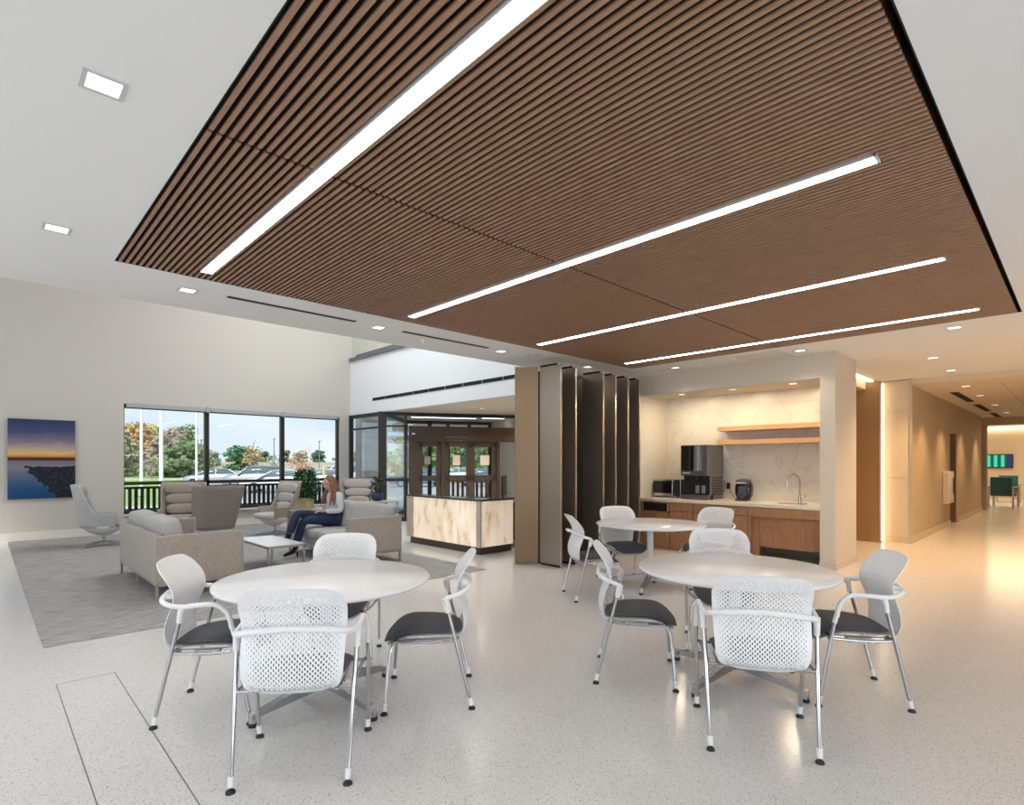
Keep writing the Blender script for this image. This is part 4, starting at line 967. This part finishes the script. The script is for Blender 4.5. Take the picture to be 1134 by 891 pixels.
# ================================================================== THE SEATED WOMAN
def skin_obj(name, pts, edges, root, m, parent, sub=2):
    """pts = {key: ((x,y,z), r or (rx, ry))} grown with a Skin modifier"""
    keys = list(pts); idx = {k: i for i, k in enumerate(keys)}
    bm = bmesh.new(); lay = bm.verts.layers.skin.verify()
    for k in keys:
        p, r = pts[k]; v = bm.verts.new(p); v[lay].radius = r if isinstance(r, tuple) else (r, r); v[lay].use_root = (k == root)
    bm.verts.ensure_lookup_table()
    for a, b in edges: bm.edges.new((bm.verts[idx[a]], bm.verts[idx[b]]))
    me = bpy.data.meshes.new(name); bm.to_mesh(me); bm.free(); me.materials.append(m)
    o = bpy.data.objects.new(name, me); COL.objects.link(o); o.parent = parent
    s_ = o.modifiers.new('skin', 'SKIN'); s_.use_smooth_shade = True; s_.use_x_symmetry = False
    b = o.modifiers.new('sub', 'SUBSURF'); b.levels = sub; b.render_levels = sub
    return o
def chain(*k): return list(zip(k, k[1:]))
M_skin = mat('skin', (.62, .38, .28), .5, noise=(20, .05))
M_sweater = mat('white_knit', (.74, .74, .75), .9, bump=(120, .4))
M_jeans = mat('dark_blue_denim', (.018, .033, .08), .8, noise=(12, .25))
M_hair = mat('auburn_hair', (.27, .13, .065), .45, noise=(14, .35, (1, 1, .1)))
person = thing('person', 'long-haired person in white sweater and blue jeans sitting with crossed legs on the sofa', 'person', (4.05, 8.36, .006))
B = {}
def b(k, x, y, z, r): B[k] = ((x - 4.05, y - 8.36, z), r)
b('pelvis', 4.09, 8.36, .545, (.125, .11)); b('waist', 4.12, 8.36, .66, (.10, .085)); b('chest', 4.10, 8.36, .80, (.115, .09)); b('uchest', 4.085, 8.36, .885, (.105, .075))
b('neck0', 4.06, 8.36, .955, .050); b('neck', 4.035, 8.36, 1.005, .046); b('skull', 4.01, 8.36, 1.075, (.066, .068)); b('head', 3.995, 8.36, 1.135, (.080, .086)); b('crown', 3.998, 8.36, 1.185, (.062, .066))
b('jaw', 3.945, 8.36, 1.065, (.040, .038)); b('chin', 3.915, 8.36, 1.042, .024); b('nose', 3.900, 8.36, 1.105, .012); b('nosetip', 3.882, 8.36, 1.098, .009)
for s_, n_ in ((-1, 'n'), (1, 'f')):
    b('ear' + n_, 4.01, 8.36 + s_ * .080, 1.115, .013)
    b('sh' + n_, 4.09, 8.36 + s_ * .135, .905, .060); b('el' + n_, 4.12 if s_ < 0 else 4.10, 8.36 + s_ * .19, .675, .040)
    wx, wy, wz = (3.885, 8.36 + s_ * .11, .675); b('wr' + n_, wx, wy, wz, .025); b('pa' + n_, wx - .055, wy - s_ * .02, wz + .004, (.030, .018))
    for q in range(4):
        o_ = (q - 1.5) * .017; ln = (.036, .042, .040, .032)[q]
        b('fa%d%s' % (q, n_), wx - .090, wy - s_ * .025 + o_, wz + .004, .0085); b('fb%d%s' % (q, n_), wx - .090 - ln, wy - s_ * .03 + o_ * 1.1, wz - .008, .0078); b('fc%d%s' % (q, n_), wx - .090 - ln * 1.6, wy - s_ * .032 + o_ * 1.1, wz - .026, .0068)
    b('ta' + n_, wx - .045, wy - s_ * .045, wz + .004, .0095); b('tb' + n_, wx - .078, wy - s_ * .060, wz - .002, .008)
b('hpn', 4.07, 8.27, .53, .088); b('hpf', 4.07, 8.45, .535, .088)
b('knn', 3.555, 8.29, .555, .057); b('ann', 3.455, 8.33, .13, .036); b('hen', 3.44, 8.335, .085, .034); b('ton', 3.30, 8.355, .035, (.030, .018))
b('knf', 3.47, 8.33, .665, .056); b('anf', 3.315, 8.24, .335, .036); b('hef', 3.295, 8.23, .29, .034); b('tof', 3.17, 8.215, .235, (.030, .018))
E_ = chain('pelvis', 'waist', 'chest', 'uchest', 'neck0', 'neck', 'skull', 'head', 'crown') + chain('skull', 'jaw', 'chin') + chain('head', 'nose', 'nosetip')
for n_ in 'nf':
    E_ += [('head', 'ear' + n_)] + chain('uchest', 'sh' + n_, 'el' + n_, 'wr' + n_, 'pa' + n_) + [('pa' + n_, 'ta' + n_), ('ta' + n_, 'tb' + n_)] + chain('pelvis', 'hp' + n_, 'kn' + n_, 'an' + n_, 'he' + n_, 'to' + n_)
    for q in range(4): E_ += chain('pa' + n_, 'fa%d%s' % (q, n_), 'fb%d%s' % (q, n_), 'fc%d%s' % (q, n_))
skin_obj('body', B, E_, 'pelvis', M_skin, person)
def sub_skin(name, keys, edges, root, grow, m, extra={}):
    d = {k: (B[k][0], tuple(x + grow for x in B[k][1]) if isinstance(B[k][1], tuple) else B[k][1] + grow) for k in keys}
    d.update(extra); return skin_obj(name, d, edges, root, m, person)
o_ = lambda x, y, z: (x - 4.05, y - 8.36, z)
sub_skin('sweater', ['waist', 'chest', 'uchest', 'neck0', 'shn', 'eln', 'wrn', 'shf', 'elf', 'wrf'], chain('hem', 'waist', 'chest', 'uchest', 'neck0') + chain('uchest', 'shn', 'eln', 'wrn') + chain('uchest', 'shf', 'elf', 'wrf'), 'chest', .016, M_sweater, {'hem': (o_(4.10, 8.36, .575), (.140, .135))})
sub_skin('jeans', ['pelvis', 'hpn', 'knn', 'hpf', 'knf'], chain('pelvis', 'hpn', 'knn', 'cuffn') + chain('pelvis', 'hpf', 'knf', 'cufff'), 'pelvis', .014, M_jeans, {'cuffn': (o_(3.452, 8.33, .17), .064), 'cufff': (o_(3.325, 8.245, .36), .062)})
for n_, (hx, hy, hz), (tx, ty, tz) in (('n', (3.455, 8.33, .10), (3.275, 8.357, .030)), ('f', (3.31, 8.235, .305), (3.15, 8.21, .235))):
    bt = skin_obj('boot', {'a': (o_(hx, hy, hz + .09), .047), 'h': (o_(hx - .005, hy, hz), .043), 'm': (o_((hx + tx) / 2 - .01, (hy + ty) / 2, (hz + tz) / 2 - .006), (.036, .030)), 't': (o_(tx, ty, tz), (.027, .020))}, chain('a', 'h', 'm', 't'), 'h', mat('black_suede', (.012, .012, .016), .8), person)
    G().cyl(o_(hx + .02, hy, hz - .03), o_(hx + .03, hy, max(.0, hz - .10)), .016, .010, 10).build('heel', M_black, bt)
g = G().sell(o_(4.022, 8.36, 1.14), (.175, .185, .215), .8, 20, 14)
rnd = random.Random(4)
for k in range(34):
    a = R(-118 + 236 * k / 33); x0, y0 = 4.025 + .080 * math.cos(a), 8.36 + .083 * math.sin(a)
    out = rnd.uniform(.9, 1.25)
    zx = rnd.uniform(.74, .84)
    side = abs(math.sin(a)); sg_ = math.copysign(1, math.sin(a))
    g.tube([o_(4.01, 8.36, 1.235), o_(x0, y0, 1.15), o_(4.045 + .085 * math.cos(a) * out, 8.36 + .095 * math.sin(a) * out, 1.0), o_(4.05 + .115 * math.cos(a) * out - .03 * side, 8.36 + (.085 * math.sin(a) + sg_ * .055 * side) * out, .90), o_(4.06 + .10 * math.cos(a) * out - .075 * side, 8.36 + (.08 * math.sin(a) + sg_ * .07 * side) * out, zx)], [.012, .018, .019, .017, .005], 6, sub=3)
g.build('hair', M_hair, person)
G().sell(o_(3.925, 8.332, 1.128), (.018, .018, .014), 1, 8, 6).sell(o_(3.925, 8.388, 1.128), (.018, .018, .014), 1, 8, 6).build('eyes', mat('eye_dark', (.03, .02, .02), .2), person)
G().sell(o_(3.902, 8.36, 1.068), (.016, .042, .014), .9, 10, 6).build('lips', mat('lip_rose', (.45, .14, .12), .5), person)

# ================================================================== OUTSIDE
def outside(b_, d):
    """ground position from a bearing slope (sideways per metre ahead of the photographer) and a distance ahead"""
    s_, c_ = math.sin(R(43.93)), math.cos(R(43.93)); l = b_ * d
    return (d * s_ + l * c_, d * c_ - l * s_)
GZ = -.45
M_grass = mat('lawn_grass', (.34, .50, .14), .95, noise=(1.5, .25))
M_field = mat('dry_field_grass', (.36, .30, .17), .95, noise=(.35, .3))
M_asph = mat('asphalt', (.46, .46, .47), .9, noise=(2, .1))
M_conc = mat('light_concrete', (.60, .59, .57), .9, noise=(1, .06))
def ground_poly(name, pts, z, m, label, cat='ground', th=.1):
    g = G().prism(pts, 2, z - th, z); o = struct(name, g, m, label, cat); return o
ground_poly('ground_1', [(-60, 13.9), (-60, 420), (420, 420), (420, -60), (33.5, -60), (33.5, 6.2), (14.3, 6.2), (14.3, 11.5), (8.3, 14.5), (7.3, 13.9)], GZ, M_field, 'dry tan field stretching to the horizon', 'ground')
def quad_out(b0, b1, d0, d1): return [outside(b0, d0), outside(b1, d0), outside(b1, d1), outside(b0, d1)]
ground_poly('ground_2', [(-12, 13.9), (-12, 22), (8, 30), (26, 22), (26, 6.4), (14.3, 6.2), (14.3, 11.5), (8.3, 14.5), (7.3, 13.9)], GZ + .03, M_conc, 'pale concrete paving just outside the building', 'paving', .12)
ground_poly('ground_3', quad_out(-.55, .6, 24, 105), GZ + .02, M_asph, 'grey asphalt parking lot', 'parking lot', .12)
ground_poly('ground_4', quad_out(-1.2, -.60, 24, 110), GZ + .04, M_grass, 'bright green lawn at the left of the window view', 'lawn', .12)
ground_poly('ground_5', quad_out(-.60, -.55, 24, 100), GZ + .06, M_conc, 'pale kerb walk between lawn and parking lot', 'path', .12)
ground_poly('ground_6', quad_out(-1.2, -.60, 62, 66), GZ + .06, M_conc, 'pale walkway crossing the lawn', 'path', .12)
# low dry bank behind the parking lot
bk = G(); n = 60; vs = []
for i in range(n + 1):
    b_ = -1.2 + 2.0 * i / n
    for d_, z in ((108, GZ), (125, .2 + .3 * math.sin(i * 1.3)), (150, 1.5 + .35 * math.sin(i * .7)), (230, 1.9)): vs.append((*outside(b_, d_), z))
bk.add(vs, [(4 * i + k, 4 * i + 4 + k, 4 * i + 5 + k, 4 * i + 1 + k) for i in range(n) for k in range(3)], 0, True)
struct('ground_7', bk, mat('tan_brush', (.50, .43, .30), .95, noise=(.25, .35)), 'tan brush covered bank behind the parked cars', 'bank')

def leaves(g, c, rad, n, size, rnd, mi=0):
    for k in range(n):
        v = Vector((rnd.gauss(0, 1), rnd.gauss(0, 1), rnd.gauss(0, 1))).normalized() * (rnd.random() ** .4)
        p = Vector(c) + Vector((v.x * rad[0], v.y * rad[1], v.z * rad[2])); s_ = size * rnd.uniform(.6, 1.3)
        M = Matrix.Translation(p) @ Matrix.Rotation(rnd.uniform(0, 6.3), 4, 'Z') @ Matrix.Rotation(rnd.uniform(-1.2, 1.2), 4, 'X')
        g.add([(-s_, 0, -s_ * .6), (s_, 0, -s_ * .6), (s_ * .7, 0, s_ * .7), (-s_ * .7, 0, s_ * .7)], [(0, 1, 2, 3)], mi, False, M)
def tree(name, label, pos, h, w, leafm, n=900, trunk=.25, crown0=.2, seed=0, group=None, size=None, z=GZ, nclump=9, limbs=4):
    rnd = random.Random(seed); t = thing(name, label, 'tree', (pos[0], pos[1], z), 0, group)
    g = G(); sz = size or h * .035
    for k in range(nclump):
        a = rnd.uniform(0, 6.28); f = (k + .5) / nclump; rr = w * .5 * math.sin(PI * (.15 + .8 * f)) * .55
        leaves(g, (rr * math.cos(a), rr * math.sin(a), h * (crown0 + (1 - crown0) * f * .92)), (w * .32, w * .32, h * (1 - crown0) * .17), n // nclump, sz, rnd)
    f_ = g.build('crown', leafm, t); f_['kind'] = 'stuff'
    s_ = G().tube([(0, 0, -.1), (w * .02, 0, h * .35), (-w * .02, w * .02, h * .8)], [h * .018 * trunk * 4, h * .014 * trunk * 4, h * .004], 7)
    for k in range(limbs):
        a = rnd.uniform(0, 6.28); s_.tube([(0, 0, h * (.2 + .1 * k)), (w * .2 * math.cos(a), w * .2 * math.sin(a), h * (.4 + .1 * k)), (w * .36 * math.cos(a), w * .36 * math.sin(a), h * (.55 + .1 * k))], [h * .007, h * .005, h * .002], 5, sub=2)
    s_.build('trunk', mat('grey_bark', (.20, .16, .13), .9), t); return t
LG = mat('mid_green_leaves', (.24, .33, .15), .85, noise=(.4, .35)); LO = mat('olive_leaves', (.37, .38, .22), .85, noise=(.4, .35)); LR = mat('rust_leaves', (.58, .38, .16), .85, noise=(.5, .3))
LY = mat('yellow_green_leaves', (.52, .50, .17), .85, noise=(.5, .3)); LB = mat('bare_brown_twigs', (.46, .38, .30), .9, noise=(.5, .3)); LP = mat('pale_sage_leaves', (.44, .48, .33), .9, noise=(.5, .3)); LD = mat('deep_green_leaves', (.12, .26, .14), .85, noise=(.4, .3)); LQ = mat('orange_red_leaves', (.62, .33, .20), .85, noise=(.5, .3))
bx_ = lambda px: (px - 567) / 611
for k, (px, d, h, w, lm, lb) in enumerate((
    (128, 112, 9.4, 8, LO, 'olive tree at the far left edge of the window view'), (150, 104, 9.6, 9, LR, 'rust-topped tall tree behind the first flagpole'), (166, 112, 9.4, 8, LY, 'yellow-green tall tree between the first two flagpoles'),
    (160, 96, 5.4, 14, LP, 'pale sage bush mass low behind the flagpoles'), (176, 98, 6.6, 7, LB, 'brown bare-branched tree left of the second flagpole'), (190, 106, 8.6, 9, LB, 'brown twiggy tree right of the second flagpole'),
    (208, 100, 8.4, 9, LG, 'rounded green tree before the third flagpole'), (196, 96, 5.4, 10, LG, 'low green tree between second and third flagpoles'), (216, 102, 5.6, 8, LG, 'green tree just right of the third flagpole'), (228, 104, 4.0, 7, LP, 'small sage bush by the first window post'))):
    tree('autumn_tree', lb, outside(bx_(px), d * (1 + .085 * ((k * 3) % 10 - 4))), h * (1 + .078 * ((k * 3) % 10 - 4)), w * .80, lm, 1500, .3, .08, k + 1, 'trees beyond the lawn', size=.30)
tree('green_tree', 'dark green round tree left of the orange tree in the middle pane', outside(bx_(266), 118), 5.4, 7.2, LD, 900, .3, .15, 30, size=.32)
tree('orange_tree', 'small orange autumn tree in the middle window pane', outside(bx_(280), 72), 4.1, 3.0, LR, 170, .3, .35, 31, size=.16, nclump=12, limbs=8)
tree('orange_tree', 'small orange-red autumn tree in the right window pane', outside(bx_(335), 64), 3.3, 3.0, LQ, 170, .3, .35, 32, size=.14, nclump=12, limbs=8)
tree('sapling', 'thin pale sapling in the middle window pane', outside(bx_(302), 90), 3.4, 3.2, LP, 120, .2, .3, 33, size=.16)
tree('sapling', 'thin pale sapling near the flagpoles', outside(bx_(168), 62), 2.7, 2.0, LB, 120, .2, .2, 34, size=.14)
# far tree lines as separate clumps
rnd = random.Random(11)
for k, px in enumerate(range(236, 620, 20)):
    tree('distant_tree', 'dark green distant tree on the horizon line', outside(bx_(px + rnd.uniform(-4, 4)), 240), rnd.uniform(3.6, 6.0), 6.2, (LD, LG, LP)[k % 3], 260, .2, .0, 50 + k, 'distant trees on the horizon', size=.7, z=1.5, nclump=5, limbs=0)
for k, (px, d, h, w, lm, lb) in enumerate(((455, 70, 5.2, 6, LY, 'yellow-green tree seen through the left entrance panes'), (472, 56, 4.6, 5, LG, 'green tree seen through the narrow entrance leaf'), (492, 84, 5.8, 5, LY, 'yellow tree seen between the entrance leaves'), (515, 66, 5.6, 8, LG, 'green tree seen through the left sliding leaf'), (540, 78, 6.0, 8, LG, 'green tree seen through the right sliding leaf'))):
    tree('entrance_tree', lb, outside(bx_(px), d), h, w, lm, 800, .3, .1, 80 + k, size=.26)

# flagpoles and light poles
for px, d, r, lb in ((156.5, 30, .085, 'thick white flagpole at the left of the window'), (178.5, 28, .10, 'white flagpole in the middle of the left pane'), (217.5, 36, .075, 'thin white flagpole right of the green tree')):
    t = thing('flagpole', lb, 'flagpole', (*outside(bx_(px), d), GZ), 0, 'white flagpoles on the lawn')
    G().cyl((0, 0, 0), (0, 0, 10), r, r * .6, 12).build('pole', mat('white_pole', (.82, .83, .85), .4), t); G().cyl((0, 0, 0), (0, 0, .12), r * 2, r * 1.6, 14).build('collar', M_satin, t); G().sell((0, 0, 10.08), (.2, .2, .2), 1, 10, 8).build('finial', M_satin, t)
for px, d, h, lb in ((223, 80, 5.2, 'thin lamp post left of the first window post'), (303.5, 95, 6, 'thin lamp post left of the second window post'), (353.5, 95, 5.6, 'thin lamp post above the white cars')):
    t = thing('lamp_post', lb, 'lamp post', (*outside(bx_(px), d), GZ), 0, 'thin lamp posts in the parking lot')
    G().cyl((0, 0, 0), (0, 0, h), .10, .08, 8).build('post', mat('grey_post', (.22, .22, .23), .5), t); G().rbox(-.15, .15, -.45, .15, h, h + .12, .03).build('lamp_head', mat('grey_post', (.22, .22, .23), .5), t)
t = thing('bollard_post', 'yellow marker post by the white cars', 'post', (*outside(bx_(358.5), 36.5), GZ)); G().cyl((0, 0, 0), (0, 0, 1.75), .06, n=10).build('post', mat('marker_yellow', (.70, .62, .22), .5), t)

# railing below the window
t = thing('railing', 'dark railing of close upright slats outside the lounge window', 'railing', (4.4, 14.05, GZ))
g = G().box(-2.5, 2.75, -.03, .03, 1.33, 1.38).box(-2.5, 2.75, -.03, .03, .86, .91)
g.build('rails', M_dark, t)
for k in range(48):
    x = -2.45 + k * .11
    G().box(-.029, .029, -.03, .03, .0, .44).build('slat', M_dark, t, (x, 0, .9))
for x in (-2.47, 0.02, 2.7): G().box(x - .03, x + .03, -.03, .03, 0, 1.36).build('post', M_dark, t)

# cars
M_tyre = mat('tyre_rubber', (.015, .015, .016), .8); M_carglass = mat('car_window_glass', (.13, .17, .19), .12); M_rim = mat('alloy_rim', (.5, .5, .52), .3, .8)
def car(label, pos, rz, paint, suv=False, group='parked cars'):
    t = thing('parked_car', label, 'car', (pos[0], pos[1], GZ + .02), rz, group)
    if suv: st = [(-2.3, .68, .86), (-2.2, 1.06, .90), (-1.2, 1.12, .93), (0, 1.12, .94), (1.1, 1.08, .93), (1.9, 1.0, .90), (2.25, .80, .80)]; roof = [(-2.15, .98, 1.02), (-1.85, 1.58, .70), (-.3, 1.68, .72), (.55, 1.62, .70), (1.25, 1.0, .84)]
    else: st = [(-2.35, .62, .74), (-2.25, .99, .84), (-1.4, 1.05, .90), (0, 1.02, .91), (1.0, .98, .90), (1.9, .86, .86), (2.3, .62, .72)]; roof = [(-1.75, .95, .80), (-1.0, 1.36, .62), (-.2, 1.45, .63), (.45, 1.38, .62), (1.25, .92, .82)]
    def loft(secs):
        g = G(); vs = []; n = len(secs[0])
        for s_ in secs: vs += s_
        fs = [(i * n + k, i * n + (k + 1) % n, (i + 1) * n + (k + 1) % n, (i + 1) * n + k) for i in range(len(secs) - 1) for k in range(n)]
        g.add(vs, fs + [tuple(range(n - 1, -1, -1)), tuple(range(len(vs) - n, len(vs)))], 0, True); return g
    loft([[(x, -w, .25), (x, w, .25), (x, w * 1.02, .5), (x, w, zt * .85), (x, w * .90, zt), (x, -w * .90, zt), (x, -w, zt * .85), (x, -w * 1.02, .5)] for x, zt, w in st]).build('car_body', paint, t)
    wz = .80
    secs = []
    for (x, z, w) in roof: secs.append([(x, -w, z), (x, w, z), (x, w * 1.18, min(z, .9)), (x, -w * 1.18, min(z, .9))])
    loft(secs).build('windows', M_carglass, t)
    g = G(); rr = roof[1:4]
    loft([[(x, -w * 1.07, z - .10), (x, w * 1.07, z - .10), (x, w * .86, z + .03), (x, -w * .86, z + .03)] for x, z, w in rr]).build('roof', paint, t)
    g = G()
    for s_ in (-1, 1):
        for (xa, za, wa), (xb, zb_, wb_) in ((roof[0], roof[1]), (roof[3], roof[4])): g.tube([(xa, s_ * wa * 1.02, za), (xb, s_ * wb_ * 1.02, zb_)], .035, 6, sub=1)
        xm = -.15; g.tube([(xm, s_ * .86, .88), (xm, s_ * .66, roof[2][1] - .04)], .03, 6, sub=1)
    g.build('pillars', paint, t)
    for x in (-1.45, 1.45):
        for s_ in (-1, 1):
            w_ = G().cyl((x, s_ * .74, .33), (x, s_ * .93, .33), .33, n=20).build('wheel', M_tyre, t); G().cyl((x, s_ * .92, .33), (x, s_ * .945, .33), .20, n=14).build('rim', M_rim, w_)
    G().rbox(2.2, 2.30, -.75, -.45, .52, .64, .02).rbox(2.2, 2.30, .45, .75, .52, .64, .02).build('headlights', mat('headlamp', (.7, .72, .75), .1), t)
    return t
P_s = mat('silver_car_paint', (.50, .52, .55), .25, .6, coat=.6); P_w = mat('white_car_paint', (.78, .79, .80), .25, coat=.6); P_m = mat('maroon_car_paint', (.14, .05, .07), .25, coat=.6); P_b = mat('blue_grey_car_paint', (.22, .28, .36), .25, .4, coat=.6)
for px, d, a, pnt, suv, lb in ((238, 45, 158, P_s, False, 'silver sedan behind the first window post, leftmost of the cars'), (284, 43, 156, P_s, True, 'silver estate car with dark windows in the middle pane'), (311, 35.5, 152, P_w, False, 'white sedan across the second window post'),
    (336, 72, 158, P_m, False, 'dark maroon car far back in the right pane'), (357, 40, 152, P_w, False, 'white sedan in the right pane above the plant'), (377, 47, 155, P_w, True, 'white car at the right end of the window'), (368, 64, 155, P_m, False, 'distant dark red car beside the window end'),
    (464, 44, 150, P_b, False, 'blue-grey car seen through the narrow entrance leaf'), (505, 52, 150, P_w, False, 'pale car seen through the left sliding leaf'), (538, 45, 150, P_b, False, 'blue-grey car seen through the right sliding leaf'), (398, 58, 155, P_w, False, 'pale car beside the brick column')):
    car(lb, outside(bx_(px), d), a, pnt, suv)

# brick column outside the entrance
def brick(name, c1, c2, mo):
    m, n, b_, tc, N = nodemat(name)
    mp = N('ShaderNodeMapping'); mp.inputs['Rotation'].default_value = (R(90), 0, 0)
    br = N('ShaderNodeTexBrick'); br.inputs['Color1'].default_value = (*c1, 1); br.inputs['Color2'].default_value = (*c2, 1); br.inputs['Mortar'].default_value = (*mo, 1); br.inputs['Scale'].default_value = 2.2; br.inputs['Mortar Size'].default_value = .012
    br.inputs['Brick Width'].default_value = .9; br.inputs['Row Height'].default_value = .22
    n.links.new(tc.outputs['Object'], mp.inputs[0]); n.links.new(mp.outputs[0], br.inputs['Vector']); n.links.new(br.outputs[0], b_.inputs['Base Color']); b_.inputs['Roughness'].default_value = .9; return m
t = thing('entrance_column', 'grey brick column outside the entrance glazing', 'column', (9.55, 17.0, GZ))
G().box(-.31, .31, -.31, .31, 0, 4.0).build('shaft', brick('grey_brick', (.38, .40, .43), (.30, .32, .35), (.50, .50, .50)), t); G().rbox(-.36, .36, -.36, .36, 0, .35, .02).build('base', M_conc, t)
struct('ceiling_canopy', G().prism([(10.6, 14.2), (14.5, 12.4), (19.5, 20.5), (14.2, 23)], 2, 2.95, 3.3), mat('canopy_soffit', (.45, .38, .32), .8), 'brown canopy soffit over the drop-off outside the entrance', 'canopy')

# ================================================================== CORRIDOR AND WAITING ROOM
t = thing('fire_extinguisher_cabinet', 'white projecting cabinet on the corridor wall before the recessed door', 'cabinet', (15.45, 2.144, 0))
G().rbox(-.38, .36, -.10, 0, .55, 1.25, .01).build('cabinet_body', mat('cream_cabinet', (.72, .64, .50), .5), t); G().box(-.30, .28, -.108, -.10, .62, 1.18).build('cabinet_door', mat('cream_cabinet_door', (.78, .70, .56), .35), t); G().box(.16, .19, -.125, -.108, .75, 1.1).build('door_handle', M_dark, t)
t = thing('wall_television', 'television with a green three-part picture on the waiting room wall', 'television', (29.93, 2.42, 1.53))
G().rbox(-.03, .06, -.42, .42, -.29, .27, .01).build('casing', M_black, t)
def tvm():
    m, n, b_, tc, N = nodemat('green_screen_picture')
    w = N('ShaderNodeTexWave'); w.wave_type = 'BANDS'; w.bands_direction = 'Y'; w.inputs['Scale'].default_value = 1.45; cr = N('ShaderNodeValToRGB'); e = cr.color_ramp.elements; e[0].color = (.0, .06, .05, 1); e[1].color = (.04, .85, .5, 1); e[0].position = .15
    n.links.new(tc.outputs['Object'], w.inputs['Vector']); n.links.new(w.outputs['Fac'], cr.inputs[0]); n.links.new(cr.outputs[0], b_.inputs['Emission Color']); b_.inputs['Emission Strength'].default_value = .9; b_.inputs['Base Color'].default_value = (0, .02, .02, 1); return m
G().box(-.034, -.03, -.24, .39, -.25, .23).build('screen', tvm(), t); G().box(-.034, -.03, -.39, -.25, -.25, .23).build('screen_sidebar', mat('navy_screen', (.01, .02, .06), .2, emit=(.02, .05, .15), strength=.6), t)
M_green = mat('dark_green_vinyl', (.015, .075, .05), .5); M_teal = mat('teal_vinyl', (.02, .13, .11), .5); M_lw = mat('blond_wood', (.52, .40, .28), .5)
def wchair(label, loc, rz, m):
    t = thing('waiting_chair', label, 'chair', loc, rz, 'green waiting room chairs')
    G().rbox(-.27, .27, -.27, -.19, .38, .98, .02).build('backrest', m, t); G().rbox(-.27, .27, -.22, .27, .36, .46, .02).build('seat', m, t)
    for s_ in (-1, 1):
        G().rbox(s_ * .31 - .03, s_ * .31 + .03, -.27, .27, .64, .68, .01).build('armrest', M_lw, t)
        for y in (-.25, .25): G().box(s_ * .31 - .022, s_ * .31 + .022, y - .022, y + .022, 0, .64).build('leg', M_lw, t)
    return t
wchair('dark green chair seen from behind just inside the waiting room', (24.1, 1.85, 0), -100, M_green)
wchair('teal chair to the right of the dark green one, facing the corridor', (25.3, 1.05, 0), 100, M_teal)
wchair('teal chair farther back behind the dark green one', (27.3, 1.95, 0), 95, M_teal)
